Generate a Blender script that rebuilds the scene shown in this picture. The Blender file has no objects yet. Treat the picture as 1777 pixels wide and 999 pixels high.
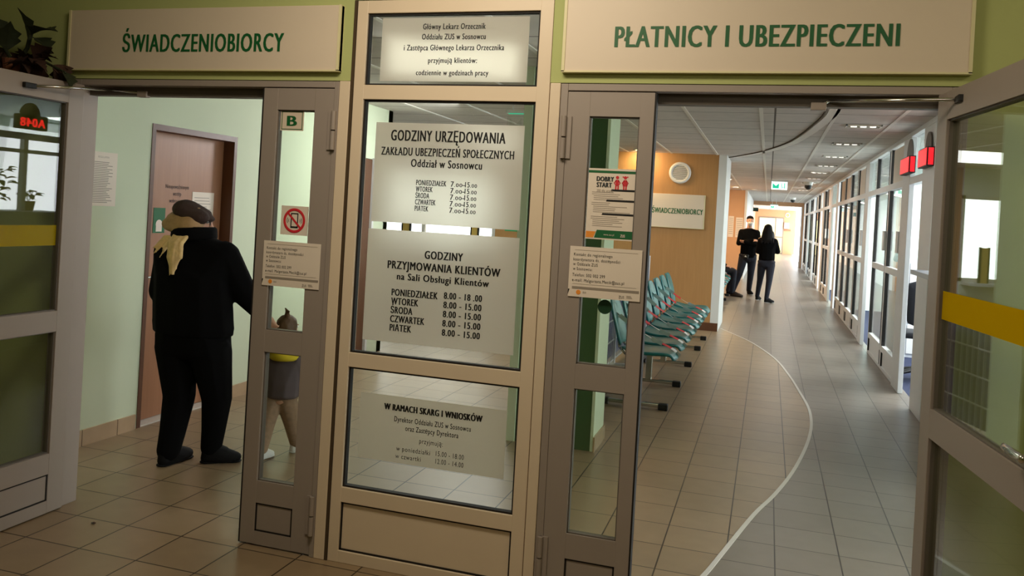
import bpy, bmesh, math, random
from mathutils import Vector, Matrix, noise
random.seed(7)
scene = bpy.context.scene
COL = scene.collection
# ------------------------------------------------------------------ camera, world, light, exposure
W, H, F, PX, PY = 1777, 999, 1486.5, 864.98, 370.64
YAW, PITCH, ROLL = 0.306, -0.0029, 0.0567
cd = bpy.data.cameras.new('camera'); cam = bpy.data.objects.new('camera', cd); COL.objects.link(cam)
f_ = Vector((-math.sin(YAW)*math.cos(PITCH), math.cos(YAW)*math.cos(PITCH), math.sin(PITCH)))
r_ = Vector((math.cos(YAW), math.sin(YAW), 0)); u_ = r_.cross(f_)
r2 = math.cos(ROLL)*r_ + math.sin(ROLL)*u_; u2 = -math.sin(ROLL)*r_ + math.cos(ROLL)*u_
M = Matrix((r2, u2, -f_)).transposed().to_4x4(); M.translation = Vector((0, -3.41, 1.585))
cam.matrix_world = M
cd.sensor_width = 36; cd.lens = F*36/W
cd.shift_x = (W/2-PX)/W; cd.shift_y = (PY-H/2)/W
cd.clip_start = .05; cd.clip_end = 200
scene.camera = cam
wd = bpy.data.worlds.new('sky'); scene.world = wd; wd.use_nodes = True
wd.node_tree.nodes['Background'].inputs[0].default_value = (.93, .97, 1, 1)
wd.node_tree.nodes['Background'].inputs[1].default_value = 7.0
scene.view_settings.view_transform = 'Standard'; scene.view_settings.look = 'None'
scene.view_settings.exposure = 0; scene.view_settings.gamma = 1; scene.view_settings.use_curve_mapping = False
scene.cycles.transparent_max_bounces = 32; scene.cycles.max_bounces = 10
scene.cycles.use_denoising = True; scene.cycles.sample_clamp_indirect = 6
scene.cycles.caustics_reflective = False; scene.cycles.caustics_refractive = False
def area(name, loc, target, sx, sy, power, color):
    l = bpy.data.lights.new(name, 'AREA'); l.shape = 'RECTANGLE'; l.size = sx; l.size_y = sy; l.energy = power; l.color = color
    o = bpy.data.objects.new(name, l); COL.objects.link(o); o.location = loc
    o.rotation_euler = (Vector(target)-Vector(loc)).to_track_quat('-Z', 'Y').to_euler(); return o
WARM = (1, .85, .65); DAY = (.93, .97, 1); NEUT = (1, .95, .88)
area('lobby_lamp_light', (-1.15, -1.25, 2.93), (-1.15, -.35, 0), 1.0, .4, 27, WARM)
area('lobby_fill_light', (.5, -3.2, 2.93), (.2, 0, .6), 1.6, .8, 15, WARM)
area('lobby_side_fill', (1.75, -1.3, 2.93), (1.3, -.2, .6), .5, .4, 7, (1, .82, .58))  # added fill to brighten the wall behind the lever-handle door
area('hall_light', (-2.8, 4.1, 2.57), (-3.95, 3.8, 1.2), .5, 1.3, 84, (1, .99, 1))
area('hall_light', (-3.2, 7.6, 2.57), (-3.2, 7.6, 0), 2.0, 1.6, 50, (.97, 1, .95))
area('hall_light', (-1.9, 1.5, 2.57), (-1.4, 0, 1.5), .8, .4, 5.5, (1, 1, .92))  # added lamp, backlights the frosted notices from the hall side
for y_, pw in ((4.2, 3), (8.2, 8), (12.5, 14), (18, 24), (25, 28), (31, 20), (40, 22), (46, 14)):
    area('corridor_light', (.55, y_, 2.57), (1.0, y_, 0), .7, 1.6, pw, NEUT)
for y_, pw in ((4.2, 5), (8, 45), (13, 105), (19, 150), (26, 150), (34, 90)):
    area('window_daylight', (4.25, y_, 1.75), (0, y_, 1.2), 3.2, 1.6, pw, DAY)
for y_, pw in ((3.2, 12), (7.4, 190), (12, 140), (18.2, 130), (24.5, 120), (34, 120)):
    area('office_fill_light', (2.9, y_, 2.57), (2.9, y_, 0), 1.6, 2.0, pw, DAY)  # added fills, brighten the offices seen through the partition glass
area('wood_wall_light', (-1.9, 9.3, 2.57), (-1.75, 9.6, 2.0), .3, .15, 9, (1, .72, .38))

# ------------------------------------------------------------------ materials
def lin(c):
    return tuple((v/12.92 if v <= .04045 else ((v+.055)/1.055)**2.4) for v in c)
def mat(name, c, rough=.6, metal=0, var=.08, vs=6, bump=0, bs=60, emit=None, es=0, spec=None, coat=0):
    m = bpy.data.materials.new(name); m.use_nodes = True; nt = m.node_tree; b = nt.nodes['Principled BSDF']
    c = lin(c)
    b.inputs['Roughness'].default_value = rough; b.inputs['Metallic'].default_value = metal
    if spec is not None: b.inputs['Specular IOR Level'].default_value = spec
    if coat: b.inputs['Coat Weight'].default_value = coat
    tc = nt.nodes.new('ShaderNodeTexCoord')
    n = nt.nodes.new('ShaderNodeTexNoise'); n.inputs['Scale'].default_value = vs; n.inputs['Detail'].default_value = 4
    nt.links.new(tc.outputs['Object'], n.inputs['Vector'])
    rp = nt.nodes.new('ShaderNodeMix'); rp.data_type = 'RGBA'
    rp.inputs[6].default_value = (*[v*(1-var) for v in c], 1); rp.inputs[7].default_value = (*[min(1, v*(1+var)) for v in c], 1)
    nt.links.new(n.outputs['Fac'], rp.inputs[0]); nt.links.new(rp.outputs[2], b.inputs['Base Color'])
    if bump:
        n2 = nt.nodes.new('ShaderNodeTexNoise'); n2.inputs['Scale'].default_value = bs
        nt.links.new(tc.outputs['Object'], n2.inputs['Vector'])
        bp = nt.nodes.new('ShaderNodeBump'); bp.inputs['Strength'].default_value = bump; bp.inputs['Distance'].default_value = .004
        nt.links.new(n2.outputs['Fac'], bp.inputs['Height']); nt.links.new(bp.outputs['Normal'], b.inputs['Normal'])
    if emit:
        b.inputs['Emission Color'].default_value = (*lin(emit), 1); b.inputs['Emission Strength'].default_value = es
    return m
def tile_mat(name, c1, c2, mortar, ox, oy, size=.3, mw=.0035, rough=.22, sizey=None):
    m = mat(name, c1, rough); nt = m.node_tree; b = nt.nodes['Principled BSDF']
    tc = nt.nodes.new('ShaderNodeTexCoord'); mp = nt.nodes.new('ShaderNodeMapping'); mp.inputs['Location'].default_value = (-ox, -oy, 0)
    nt.links.new(tc.outputs['Object'], mp.inputs['Vector'])
    br = nt.nodes.new('ShaderNodeTexBrick'); br.offset = 0; br.squash = 1
    br.inputs['Color1'].default_value = (*lin(c1), 1); br.inputs['Color2'].default_value = (*lin(c2), 1); br.inputs['Mortar'].default_value = (*lin(mortar), 1)
    br.inputs['Scale'].default_value = 1; br.inputs['Mortar Size'].default_value = mw; br.inputs['Mortar Smooth'].default_value = .1
    br.inputs['Brick Width'].default_value = size; br.inputs['Row Height'].default_value = sizey or size
    nt.links.new(mp.outputs['Vector'], br.inputs['Vector'])
    n = nt.nodes.new('ShaderNodeTexNoise'); n.inputs['Scale'].default_value = 9; n.inputs['Detail'].default_value = 6
    nt.links.new(tc.outputs['Object'], n.inputs['Vector'])
    mr = nt.nodes.new('ShaderNodeMapRange'); mr.inputs[3].default_value = .86; mr.inputs[4].default_value = 1.12
    nt.links.new(n.outputs['Fac'], mr.inputs[0])
    mx = nt.nodes.new('ShaderNodeMix'); mx.data_type = 'RGBA'; mx.blend_type = 'MULTIPLY'; mx.inputs[0].default_value = 1
    nt.links.new(br.outputs['Color'], mx.inputs[6]); nt.links.new(mr.outputs[0], mx.inputs[7]); nt.links.new(mx.outputs[2], b.inputs['Base Color'])
    bp = nt.nodes.new('ShaderNodeBump'); bp.inputs['Strength'].default_value = .5; bp.inputs['Distance'].default_value = .003; bp.invert = True
    nt.links.new(br.outputs['Fac'], bp.inputs['Height']); nt.links.new(bp.outputs['Normal'], b.inputs['Normal'])
    return m
def wood_mat(name, c1, c2, rough=.45, scale=3, axis='Z'):
    m = mat(name, c1, rough); nt = m.node_tree; b = nt.nodes['Principled BSDF']
    tc = nt.nodes.new('ShaderNodeTexCoord'); mp = nt.nodes.new('ShaderNodeMapping')
    mp.inputs['Scale'].default_value = (12, 12, .7)
    nt.links.new(tc.outputs['Object'], mp.inputs['Vector'])
    n = nt.nodes.new('ShaderNodeTexNoise'); n.inputs['Scale'].default_value = scale; n.inputs['Detail'].default_value = 8; n.inputs['Distortion'].default_value = .6
    nt.links.new(mp.outputs['Vector'], n.inputs['Vector'])
    mx = nt.nodes.new('ShaderNodeMix'); mx.data_type = 'RGBA'; mx.inputs[6].default_value = (*lin(c1), 1); mx.inputs[7].default_value = (*lin(c2), 1)
    nt.links.new(n.outputs['Fac'], mx.inputs[0]); nt.links.new(mx.outputs[2], b.inputs['Base Color'])
    return m
def glass_mat(name, tint=(1, 1, 1), ior=1.5, rough=.0):
    m = bpy.data.materials.new(name); m.use_nodes = True; nt = m.node_tree; nt.nodes.clear()
    o = nt.nodes.new('ShaderNodeOutputMaterial'); mx = nt.nodes.new('ShaderNodeMixShader')
    t = nt.nodes.new('ShaderNodeBsdfTransparent'); t.inputs[0].default_value = (*tint, 1)
    g = nt.nodes.new('ShaderNodeBsdfGlossy'); g.inputs['Roughness'].default_value = rough
    fr = nt.nodes.new('ShaderNodeFresnel'); ge = nt.nodes.new('ShaderNodeNewGeometry'); mi = nt.nodes.new('ShaderNodeMapRange')
    mi.inputs[3].default_value = ior; mi.inputs[4].default_value = 1/ior      # same reflectance from both faces of the pane
    nt.links.new(ge.outputs['Backfacing'], mi.inputs[0]); nt.links.new(mi.outputs[0], fr.inputs[0])
    nt.links.new(fr.outputs[0], mx.inputs[0]); nt.links.new(t.outputs[0], mx.inputs[1]); nt.links.new(g.outputs[0], mx.inputs[2]); nt.links.new(mx.outputs[0], o.inputs[0])
    return m
def film_mat(name, c, transl=.5, transp=0, fwd=0):
    m = bpy.data.materials.new(name); m.use_nodes = True; nt = m.node_tree; nt.nodes.clear(); c = (*lin(c), 1)
    o = nt.nodes.new('ShaderNodeOutputMaterial'); d = nt.nodes.new('ShaderNodeBsdfDiffuse'); t = nt.nodes.new('ShaderNodeBsdfTranslucent')
    d.inputs[0].default_value = c; t.inputs[0].default_value = c
    def mix(a, b, f):
        x = nt.nodes.new('ShaderNodeMixShader'); x.inputs[0].default_value = f; nt.links.new(a.outputs[0], x.inputs[1]); nt.links.new(b.outputs[0], x.inputs[2]); return x
    out = mix(d, t, transl)
    if fwd:      # frosted: light scattered forward through the sheet
        r = nt.nodes.new('ShaderNodeBsdfRefraction'); r.inputs['Color'].default_value = c; r.inputs['Roughness'].default_value = .5; r.inputs['IOR'].default_value = 1.08; out = mix(out, r, fwd)
    if transp:
        tp = nt.nodes.new('ShaderNodeBsdfTransparent'); tp.inputs[0].default_value = c; out = mix(out, tp, transp)
    nt.links.new(out.outputs[0], o.inputs[0]); return m
K = {}
K['beige'] = mat('beige_frame_paint', (.87, .80, .70), .42, var=.03)
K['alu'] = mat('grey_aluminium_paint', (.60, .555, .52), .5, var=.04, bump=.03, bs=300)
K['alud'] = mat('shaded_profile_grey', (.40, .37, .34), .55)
K['gasket'] = mat('black_rubber_gasket', (.07, .045, .03), .7)
K['gap'] = mat('dark_gap_brown', (.28, .22, .14), .9)
K['green'] = mat('green_wall_paint', (.70, .73, .48), .85, var=.05, vs=3, bump=.08, bs=120)
K['mint'] = mat('mint_wall_paint', (.80, .84, .73), .8, var=.04, vs=2, bump=.06, bs=120)
K['shadegreen'] = mat('shaded_green_paint', (.22, .34, .20), .7)  # column front only: its shade is put into the colour
K['white'] = mat('white_paint', (.86, .86, .85), .5, var=.03)
K['wall_white'] = mat('office_white_paint', (.88, .91, .90), .8)
K['silver'] = mat('silver_partition_profile', (.89, .89, .89), .4, var=.04)
K['signw'] = mat('sign_cream_board', (.86, .80, .72), .5, var=.02)
K['signg'] = mat('sign_green_letters', (.05, .36, .17), .5, var=.02)
K['letter'] = mat('black_lettering', (.06, .055, .05), .6, var=.02)
K['film'] = film_mat('frosted_white_film', (.98, .97, .94), .50, 0, .34)
K['film2'] = film_mat('sheer_white_film', (.93, .92, .88), .45, .25, .15)
K['paper'] = mat('white_paper', (.90, .85, .79), .7, var=.02)
K['yellow'] = film_mat('yellow_marking_film', (.88, .74, .06), .3, .12)
K['glass'] = glass_mat('clear_glass', (.95, .97, .95))
K['glassd'] = glass_mat('door_glass', (.93, .96, .92))
K['wood'] = wood_mat('light_oak_veneer', (.74, .56, .36), (.66, .48, .29))
K['orange'] = mat('orange_wall_paint', (.80, .62, .46), .7, var=.04)
K['dwood'] = wood_mat('brown_door_veneer', (.66, .47, .34), (.58, .40, .28))
K['dframe'] = wood_mat('dark_door_frame', (.40, .25, .15), (.33, .20, .12))
K['base'] = tile_mat('tile_skirting', (.72, .62, .50), (.70, .60, .48), (.42, .34, .26), 0, .25)
K['floor'] = tile_mat('beige_floor_tiles', (.585, .50, .39), (.555, .475, .37), (.19, .145, .095), .19, .25, rough=.33)
K['floor2'] = tile_mat('cool_lit_floor_tiles', (.48, .445, .40), (.46, .425, .38), (.18, .155, .125), .114, .20, rough=.33)  # beige tiles greyed: the corridor's different light put into the colour
K['ceil'] = tile_mat('ceiling_tiles', (.83, .80, .77), (.80, .77, .74), (.40, .37, .34), .0, 5.3, 6, .009, .9, .66)
K['rail'] = mat('ceiling_rail_white', (.90, .88, .84), .5, var=.02)
K['carpet'] = mat('blue_carpet', (.09, .13, .25), .95, var=.15, vs=40)
K['chrome'] = mat('chrome', (.82, .82, .80), .18, 1, var=.02)
K['black'] = mat('black_plastic', (.05, .05, .05), .5)
K['tealA'] = mat('teal_plastic', (.06, .42, .42), .32, var=.05)
K['tapew'] = mat('white_tape', (.88, .86, .84), .4, var=.02)
K['taper'] = mat('red_tape', (.75, .10, .12), .4, var=.02)
K['red'] = mat('red_print', (.82, .16, .20), .6, var=.02)
K['orangep'] = mat('orange_print', (.93, .58, .20), .6, var=.02)
K['greenp'] = mat('green_print', (.06, .38, .20), .6, var=.02)
K['greyp'] = mat('grey_print', (.58, .54, .49), .6, var=.02)
K['led'] = mat('red_led', (.5, .02, .02), .4, emit=(1, .10, .12), es=9.0)
K['ledp'] = mat('red_led_panel', (.6, .05, .07), .4, emit=(1, .10, .16), es=1.0)
K['exit'] = mat('exit_sign_green', (.10, .65, .52), .4, emit=(.15, .80, .62), es=.9)
K['exitw'] = mat('exit_sign_white', (.9, .95, .95), .4, emit=(.9, 1, .98), es=1.6)
K['bulb'] = mat('lit_bulb', (1, .9, .7), .3, emit=(1, .86, .60), es=14)
K['bulbc'] = mat('dim_lamp', (.95, .95, .92), .3, emit=(1, .97, .92), es=1.0)
K['skin'] = mat('skin', (.80, .60, .50), .55, var=.05)
K['coat'] = mat('black_coat_fabric', (.028, .028, .03), .95, var=.2, vs=14, bump=.3, bs=30, spec=.1)
K['pants'] = mat('black_trouser_fabric', (.028, .028, .03), .95, var=.2, vs=12, spec=.1)
K['shoe'] = mat('black_shoe_leather', (.03, .03, .03), .8, spec=.2)
K['blond'] = mat('blond_hair', (.64, .51, .35), .7, var=.3, vs=30, bump=.3, bs=80)
K['pony'] = mat('light_blond_hair', (.84, .72, .50), .7, var=.3, vs=30, bump=.3, bs=80)
K['hat'] = mat('brown_hat_fabric', (.20, .13, .10), .9, var=.3, vs=30, bump=.3, bs=90)
K['jeans'] = mat('dark_blue_denim', (.075, .09, .15), .85, var=.2, vs=20)
K['dkhair'] = mat('dark_brown_hair', (.055, .04, .035), .7, var=.3, vs=40, bump=.3, bs=90, spec=.2)
K['brhair'] = mat('brown_hair', (.36, .24, .15), .6, var=.25, vs=40, bump=.3, bs=90)
K['kidjacket'] = mat('grey_violet_jacket', (.36, .31, .33), .85, var=.15, vs=20)
K['kidyellow'] = mat('yellow_scarf', (.85, .75, .15), .8)
K['kidpants'] = mat('patterned_beige_trousers', (.58, .47, .38), .85, var=.35, vs=45)
K['leafbrown'] = mat('dry_brown_leaf', (.25, .16, .12), .8, var=.3, vs=20)
K['leafdark'] = mat('dark_green_leaf', (.16, .19, .10), .7, var=.25, vs=20)
K['leafgreen'] = mat('green_leaf', (.18, .30, .13), .6, var=.25, vs=20)
K['clay'] = mat('terracotta', (.52, .32, .22), .8)
K['bluefab'] = mat('blue_panel', (.17, .22, .50), .7)
K['grid'] = mat('white_wire', (.88, .88, .90), .4, var=.02)
K['floorstrip'] = mat('metal_floor_strip', (.80, .78, .74), .35, var=.05)
K['officech'] = mat('dark_chair_fabric', (.10, .10, .12), .9)
K['pale'] = mat('pale_grey_laminate', (.80, .82, .85), .5)

# ------------------------------------------------------------------ mesh helpers
class MB:
    def __init__(s): s.bm = bmesh.new()
    def box(s, x0, x1, y0, y1, z0, z1, bev=0):
        x0, x1 = sorted((x0, x1)); y0, y1 = sorted((y0, y1)); z0, z1 = sorted((z0, z1))
        vs = [s.bm.verts.new(v) for v in ((x0,y0,z0),(x1,y0,z0),(x1,y1,z0),(x0,y1,z0),(x0,y0,z1),(x1,y0,z1),(x1,y1,z1),(x0,y1,z1))]
        fs = [s.bm.faces.new([vs[i] for i in q]) for q in ((0,3,2,1),(4,5,6,7),(0,1,5,4),(1,2,6,5),(2,3,7,6),(3,0,4,7))]
        if bev:
            es = list({e for f in fs for e in f.edges})
            bmesh.ops.bevel(s.bm, geom=es, offset=bev, segments=2, affect='EDGES', profile=.5)
        return s
    def cyl(s, p0, p1, r0, r1=None, n=16):
        r1 = r0 if r1 is None else r1; p0, p1 = Vector(p0), Vector(p1); d = p1-p0
        m = Matrix.Translation((p0+p1)/2) @ d.to_track_quat('Z', 'Y').to_matrix().to_4x4()
        bmesh.ops.create_cone(s.bm, cap_ends=True, segments=n, radius1=r0, radius2=r1, depth=d.length, matrix=m); return s
    def ball(s, c, r, rot=None, sub=2):
        if not isinstance(r, (tuple, list)): r = (r, r, r)
        m = Matrix.Translation(c) @ (rot.to_4x4() if rot else Matrix()) @ Matrix.Diagonal((*r, 1))
        bmesh.ops.create_icosphere(s.bm, subdivisions=sub, radius=1, matrix=m); return s
    def hull(s, items, sub=2):
        b = bmesh.new()
        for it in items:
            c, r = it[0], it[1]; rot = it[2] if len(it) > 2 else None
            if not isinstance(r, (tuple, list)): r = (r, r, r)
            bmesh.ops.create_icosphere(b, subdivisions=sub, radius=1, matrix=Matrix.Translation(c) @ (rot.to_4x4() if rot else Matrix()) @ Matrix.Diagonal((*r, 1)))
        res = bmesh.ops.convex_hull(b, input=list(b.verts))
        bmesh.ops.delete(b, geom=[g for g in list(set(res['geom_interior']+res['geom_unused'])) if isinstance(g, bmesh.types.BMVert)], context='VERTS')
        me = bpy.data.meshes.new('t'); b.to_mesh(me); b.free(); s.bm.from_mesh(me); bpy.data.meshes.remove(me); return s
    def tube(s, pts, r, n=8, closed=False):
        for a, b in zip(pts, pts[1:]+([pts[0]] if closed else [])): s.cyl(a, b, r, n=n)
        for p in pts: s.ball(p, r, sub=1)
        return s
    def torus(s, c, R, r, ax='y', n=40, k=10):
        c = Vector(c); rings = []
        for i in range(n):
            t = 2*math.pi*i/n; ring = []
            for j in range(k):
                u = 2*math.pi*j/k; q = R+r*math.cos(u); w = r*math.sin(u)
                v = (q*math.cos(t), w, q*math.sin(t)) if ax == 'y' else ((w, q*math.cos(t), q*math.sin(t)) if ax == 'x' else (q*math.cos(t), q*math.sin(t), w))
                ring.append(s.bm.verts.new(c+Vector(v)))
            rings.append(ring)
        for i in range(n):
            a, b = rings[i], rings[(i+1) % n]
            for j in range(k): s.bm.faces.new((a[j], a[(j+1) % k], b[(j+1) % k], b[j]))
        return s
    def prism(s, pts, off):
        """closed polygon (3-D points) extruded by vector off"""
        off = Vector(off); a = [s.bm.verts.new(p) for p in pts]; b = [s.bm.verts.new(Vector(p)+off) for p in pts]
        s.bm.faces.new(a); s.bm.faces.new(b[::-1])
        for i in range(len(a)): s.bm.faces.new((a[i], b[i], b[(i+1) % len(a)], a[(i+1) % len(a)]))
        return s
    def ribbon(s, path, side, th):
        """strip along path; side: width vectors; thin thickness th along z/normal"""
        rows = []
        for p, w in zip(path, side):
            p, w = Vector(p), Vector(w); rows.append((s.bm.verts.new(p-w/2), s.bm.verts.new(p+w/2), s.bm.verts.new(p+w/2+Vector(th)), s.bm.verts.new(p-w/2+Vector(th))))
        for a, b in zip(rows, rows[1:]):
            for i in range(4): s.bm.faces.new((a[i], a[(i+1) % 4], b[(i+1) % 4], b[i]))
        s.bm.faces.new(rows[0][::-1]); s.bm.faces.new(rows[-1]); return s
    def build(s, name, m, parent=None, smooth=False, loc=None):
        bmesh.ops.recalc_face_normals(s.bm, faces=list(s.bm.faces))
        me = bpy.data.meshes.new(name); s.bm.to_mesh(me); s.bm.free()
        me.materials.append(m)
        if smooth:
            me.polygons.foreach_set('use_smooth', [True]*len(me.polygons))
        o = bpy.data.objects.new(name, me); COL.objects.link(o)
        if parent: put(o, parent)
        return o
WM = {}
def put(o, parent):
    """parent keeping world-space mesh coordinates"""
    o.parent = parent; o.matrix_parent_inverse = WM.get(parent.name, Matrix())
def empty(name, loc, label=None, cat=None, group=None, kind=None):
    o = bpy.data.objects.new(name, None); COL.objects.link(o); o.location = loc; o.empty_display_size = .1
    WM[o.name] = Matrix.Translation(loc).inverted(); tag(o, label, cat, group, kind); return o
def tag(o, label=None, cat=None, group=None, kind=None):
    if label: o['label'] = label
    if cat: o['category'] = cat
    if group: o['group'] = group
    if kind: o['kind'] = kind
    return o
def struct(o): o['kind'] = 'structure'; return o
def duptree(o, parent=None):
    c = o.copy(); COL.objects.link(c)
    if parent: c.parent = parent
    for ch in list(o.children): duptree(ch, c)
    return c
def autosmooth(o, ang=35):
    me = o.data; me.polygons.foreach_set('use_smooth', [True]*len(me.polygons))
    bm = bmesh.new(); bm.from_mesh(me)
    for e in bm.edges:
        if len(e.link_faces) == 2 and e.calc_face_angle(0) > math.radians(ang): e.smooth = False
    bm.to_mesh(me); bm.free(); return o
def text_bm(bm, s, x, z, w, h, org=(0, 0, 0), ux=(1, 0, 0), uz=(0, 0, 1), bold=.012, align='L', ext=.0006):
    """lettering lying on a surface: cap height h, total width w (None keeps natural proportion)"""
    cu = bpy.data.curves.new('t', 'FONT'); cu.body = s; cu.size = 1; cu.offset = 0; cu.space_character = 1.14; cu.resolution_u = 3; cu.fill_mode = 'FRONT'
    ob = bpy.data.objects.new('t', cu); COL.objects.link(ob)
    dg = bpy.context.evaluated_depsgraph_get(); me = bpy.data.meshes.new_from_object(ob.evaluated_get(dg))
    bpy.data.objects.remove(ob); bpy.data.curves.remove(cu)
    xs = [v.co.x for v in me.vertices]
    if not xs: return
    x0, x1 = min(xs), max(xs); cap = .728; sy = h/cap; sx = w/(x1-x0) if w else sy
    tw = (x1-x0)*sx; x = x - (tw/2 if align == 'C' else tw if align == 'R' else 0)
    org, ux, uz = Vector(org), Vector(ux), Vector(uz)
    q = [(v.co.x, v.co.y) for v in me.vertices]; sm = bold*h*2.2
    nn = ux.cross(uz)
    for kk, dx in enumerate((-sm, 0, sm) if sm > .0004 else (0,)):
        for v, (a, c) in zip(me.vertices, q):
            v.co = org + nn*(.00025*kk) + ux*(x+dx+(a-x0)*sx) + uz*(z+c*sy)
        bm.from_mesh(me)
    bpy.data.meshes.remove(me)
def lettering(lines, parent, m, y, name='lettering', **kw):
    b = MB()
    for (s, x, z, w, h, *al) in lines: text_bm(b.bm, s, x, z, w, h, org=(0, y, 0), align=al[0] if al else 'L', **kw)
    return b.build(name, m, parent)
def blob(name, fill, voxel, m, parent, it=4):
    b = MB(); fill(b)
    me = bpy.data.meshes.new(name); b.bm.to_mesh(me); b.bm.free()
    ob = bpy.data.objects.new('t', me); COL.objects.link(ob)
    r = ob.modifiers.new('r', 'REMESH'); r.mode = 'VOXEL'; r.voxel_size = voxel
    s = ob.modifiers.new('s', 'SMOOTH'); s.factor = .5; s.iterations = it
    me2 = bpy.data.meshes.new_from_object(ob.evaluated_get(bpy.context.evaluated_depsgraph_get()))
    bpy.data.objects.remove(ob); bpy.data.meshes.remove(me)
    me2.name = name; me2.materials.clear(); me2.materials.append(m); me2.polygons.foreach_set('use_smooth', [True]*len(me2.polygons))
    o = bpy.data.objects.new(name, me2); COL.objects.link(o); put(o, parent); return o

# ------------------------------------------------------------------ large structure
CEIL = 2.60
curve_pts = [(-.40, -.06), (-.27, .30), (-.19, .58), (-.12, .91), (.01, 1.53), (.12, 1.95), (.235, 2.5), (.335, 3.15), (.40, 3.75), (.425, 4.25), (.42, 4.75), (.37, 5.45), (.29, 6.39), (.15, 7.5), (-.14, 8.75), (-.45, 9.6), (-.61, 10.0)]
def crom(P, n=6):
    out = []; Q = [Vector(p) for p in P]; Q = [2*Q[0]-Q[1]]+Q+[2*Q[-1]-Q[-2]]
    for i in range(1, len(Q)-2):
        a, b, c, d = Q[i-1:i+3]
        for k in range(n):
            t = k/n; out.append(.5*((2*b)+(-a+c)*t+(2*a-5*b+4*c-d)*t*t+(-a+3*b-3*c+d)*t**3))
    out.append(Q[-2]); return out
cv = crom([(x, y, 0) for x, y in curve_pts], 5)
b = MB()   # tiled field left of the curved strip, lobby and hall
pts = [(-9, -5.2, 0), (2.3, -5.2, 0), (2.3, -.06, 0)] + [tuple(p) for p in cv] + [(-.65, 10.05, 0), (-.65, 11, 0), (-1.4, 11, 0), (-1.4, 11.3, 0), (-9, 11.3, 0)]
b.prism(pts, (0, 0, -.1)); struct(b.build('floor', K['floor']))
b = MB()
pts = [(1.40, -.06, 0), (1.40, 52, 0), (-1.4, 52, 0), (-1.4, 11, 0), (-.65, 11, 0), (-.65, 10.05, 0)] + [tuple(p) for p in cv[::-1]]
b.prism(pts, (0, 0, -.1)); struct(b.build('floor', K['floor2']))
b = MB(); b.box(1.40, 4.6, 1.0, 40, -.1, 0); struct(b.build('floor', K['carpet']))
b = MB(); b.box(-9, 1.45, .12, 52, CEIL, CEIL+.1); struct(b.build('ceiling', K['ceil']))
b = MB(); b.box(1.45, 4.6, 1.0, 40, CEIL, CEIL+.1); struct(b.build('ceiling', K['wall_white']))
b = MB(); b.box(-5, 2.3, -5.2, 0, 3.0, 3.1); struct(b.build('ceiling', K['wall_white']))
# curved strip let into the floor, and the matching bulkhead line in the ceiling
tang = [(cv[min(i+1, len(cv)-1)]-cv[max(i-1, 0)]).normalized() for i in range(len(cv))]
side = [Vector((-t.y, t.x, 0)) for t in tang]
b = MB(); b.ribbon([p+Vector((0, 0, -.004)) for p in cv], [s*.022 for s in side], (0, 0, .0075)); struct(b.build('trim_1', K['floorstrip']))
b = MB(); b.ribbon([p+s*.02+Vector((0, 0, CEIL-.012)) for p, s in zip(cv, side)], [s*.012 for s in side], (0, 0, .012)); struct(b.build('trim_2', K['gap']))
b = MB(); b.ribbon([p-s*.05+Vector((0, 0, CEIL-.006)) for p, s in zip(cv, side)], [s*.09 for s in side], (0, 0, .006)); struct(b.build('trim_3', K['rail']))
b = MB()
for x in (-4.5, -3.5, -2.83, -2.1, -1.45, -.78, -.12, .51, 1.04):
    b.box(x-.016, x+.016, .2, 50, CEIL-.006, CEIL)
struct(b.build('trim_4', K['rail']))
# the wall with the doorways, in pieces round the openings
b = MB()
for (x0, x1, z0, z1) in ((-5, -3.345, 0, 3.0), (-3.345, -1.793, 2.124, 3.0), (-1.793, -.886, 2.49, 3.0), (-.886, .655, 2.124, 3.0), (.655, 2.3, 0, 3.0)):
    b.box(x0, x1, 0, .12, z0, z1)
struct(b.build('wall_front', K['green']))
b = MB(); b.box(-5.1, -5, -5.2, .12, 0, 3.0); struct(b.build('wall_left', K['green']))
b = MB(); b.box(2.2, 2.3, -5.2, .12, 0, 3.0); struct(b.build('wall_right', K['green']))
b = MB(); b.box(-5, 2.3, -5.3, -5.2, 0, 3.0); struct(b.build('wall_back', K['green']))
for i, (x0, x1) in enumerate(((-1.848, -1.796), (-.884, -.84))):
    b = MB(); b.box(x0, x1, -.006, .12, 0, 2.122, .003); struct(b.build('trim_%d' % (5+i), K['beige']))
b = MB(); b.box(-1.796, -1.783, -.003, .10, 0, 2.48); struct(b.build('trim_7', K['gap']))
# hall left wall with the brown door recess
LX = -3.95; D0, D1 = 1.335, 2.29
b = MB(); b.box(LX-.2, LX, .12, D0, 0, CEIL); b.box(LX-.2, LX, D1, 4.42, 0, CEIL); b.box(LX-.2, LX, D0, D1, 2.04, CEIL)
b.box(LX-.2, LX, 4.42, 4.66, 2.05, CEIL); b.box(LX-.2, LX, 4.66, 5.1, 0, CEIL); b.box(-9, LX, 5.0, 5.1, 0, CEIL)
struct(b.build('wall_left', K['mint']))
b = MB(); b.box(LX, LX+.012, .12, D0-.02, 0, .10); b.box(LX, LX+.012, D1+.02, 4.4, 0, .10); struct(b.build('baseboard_left', K['base']))
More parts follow.
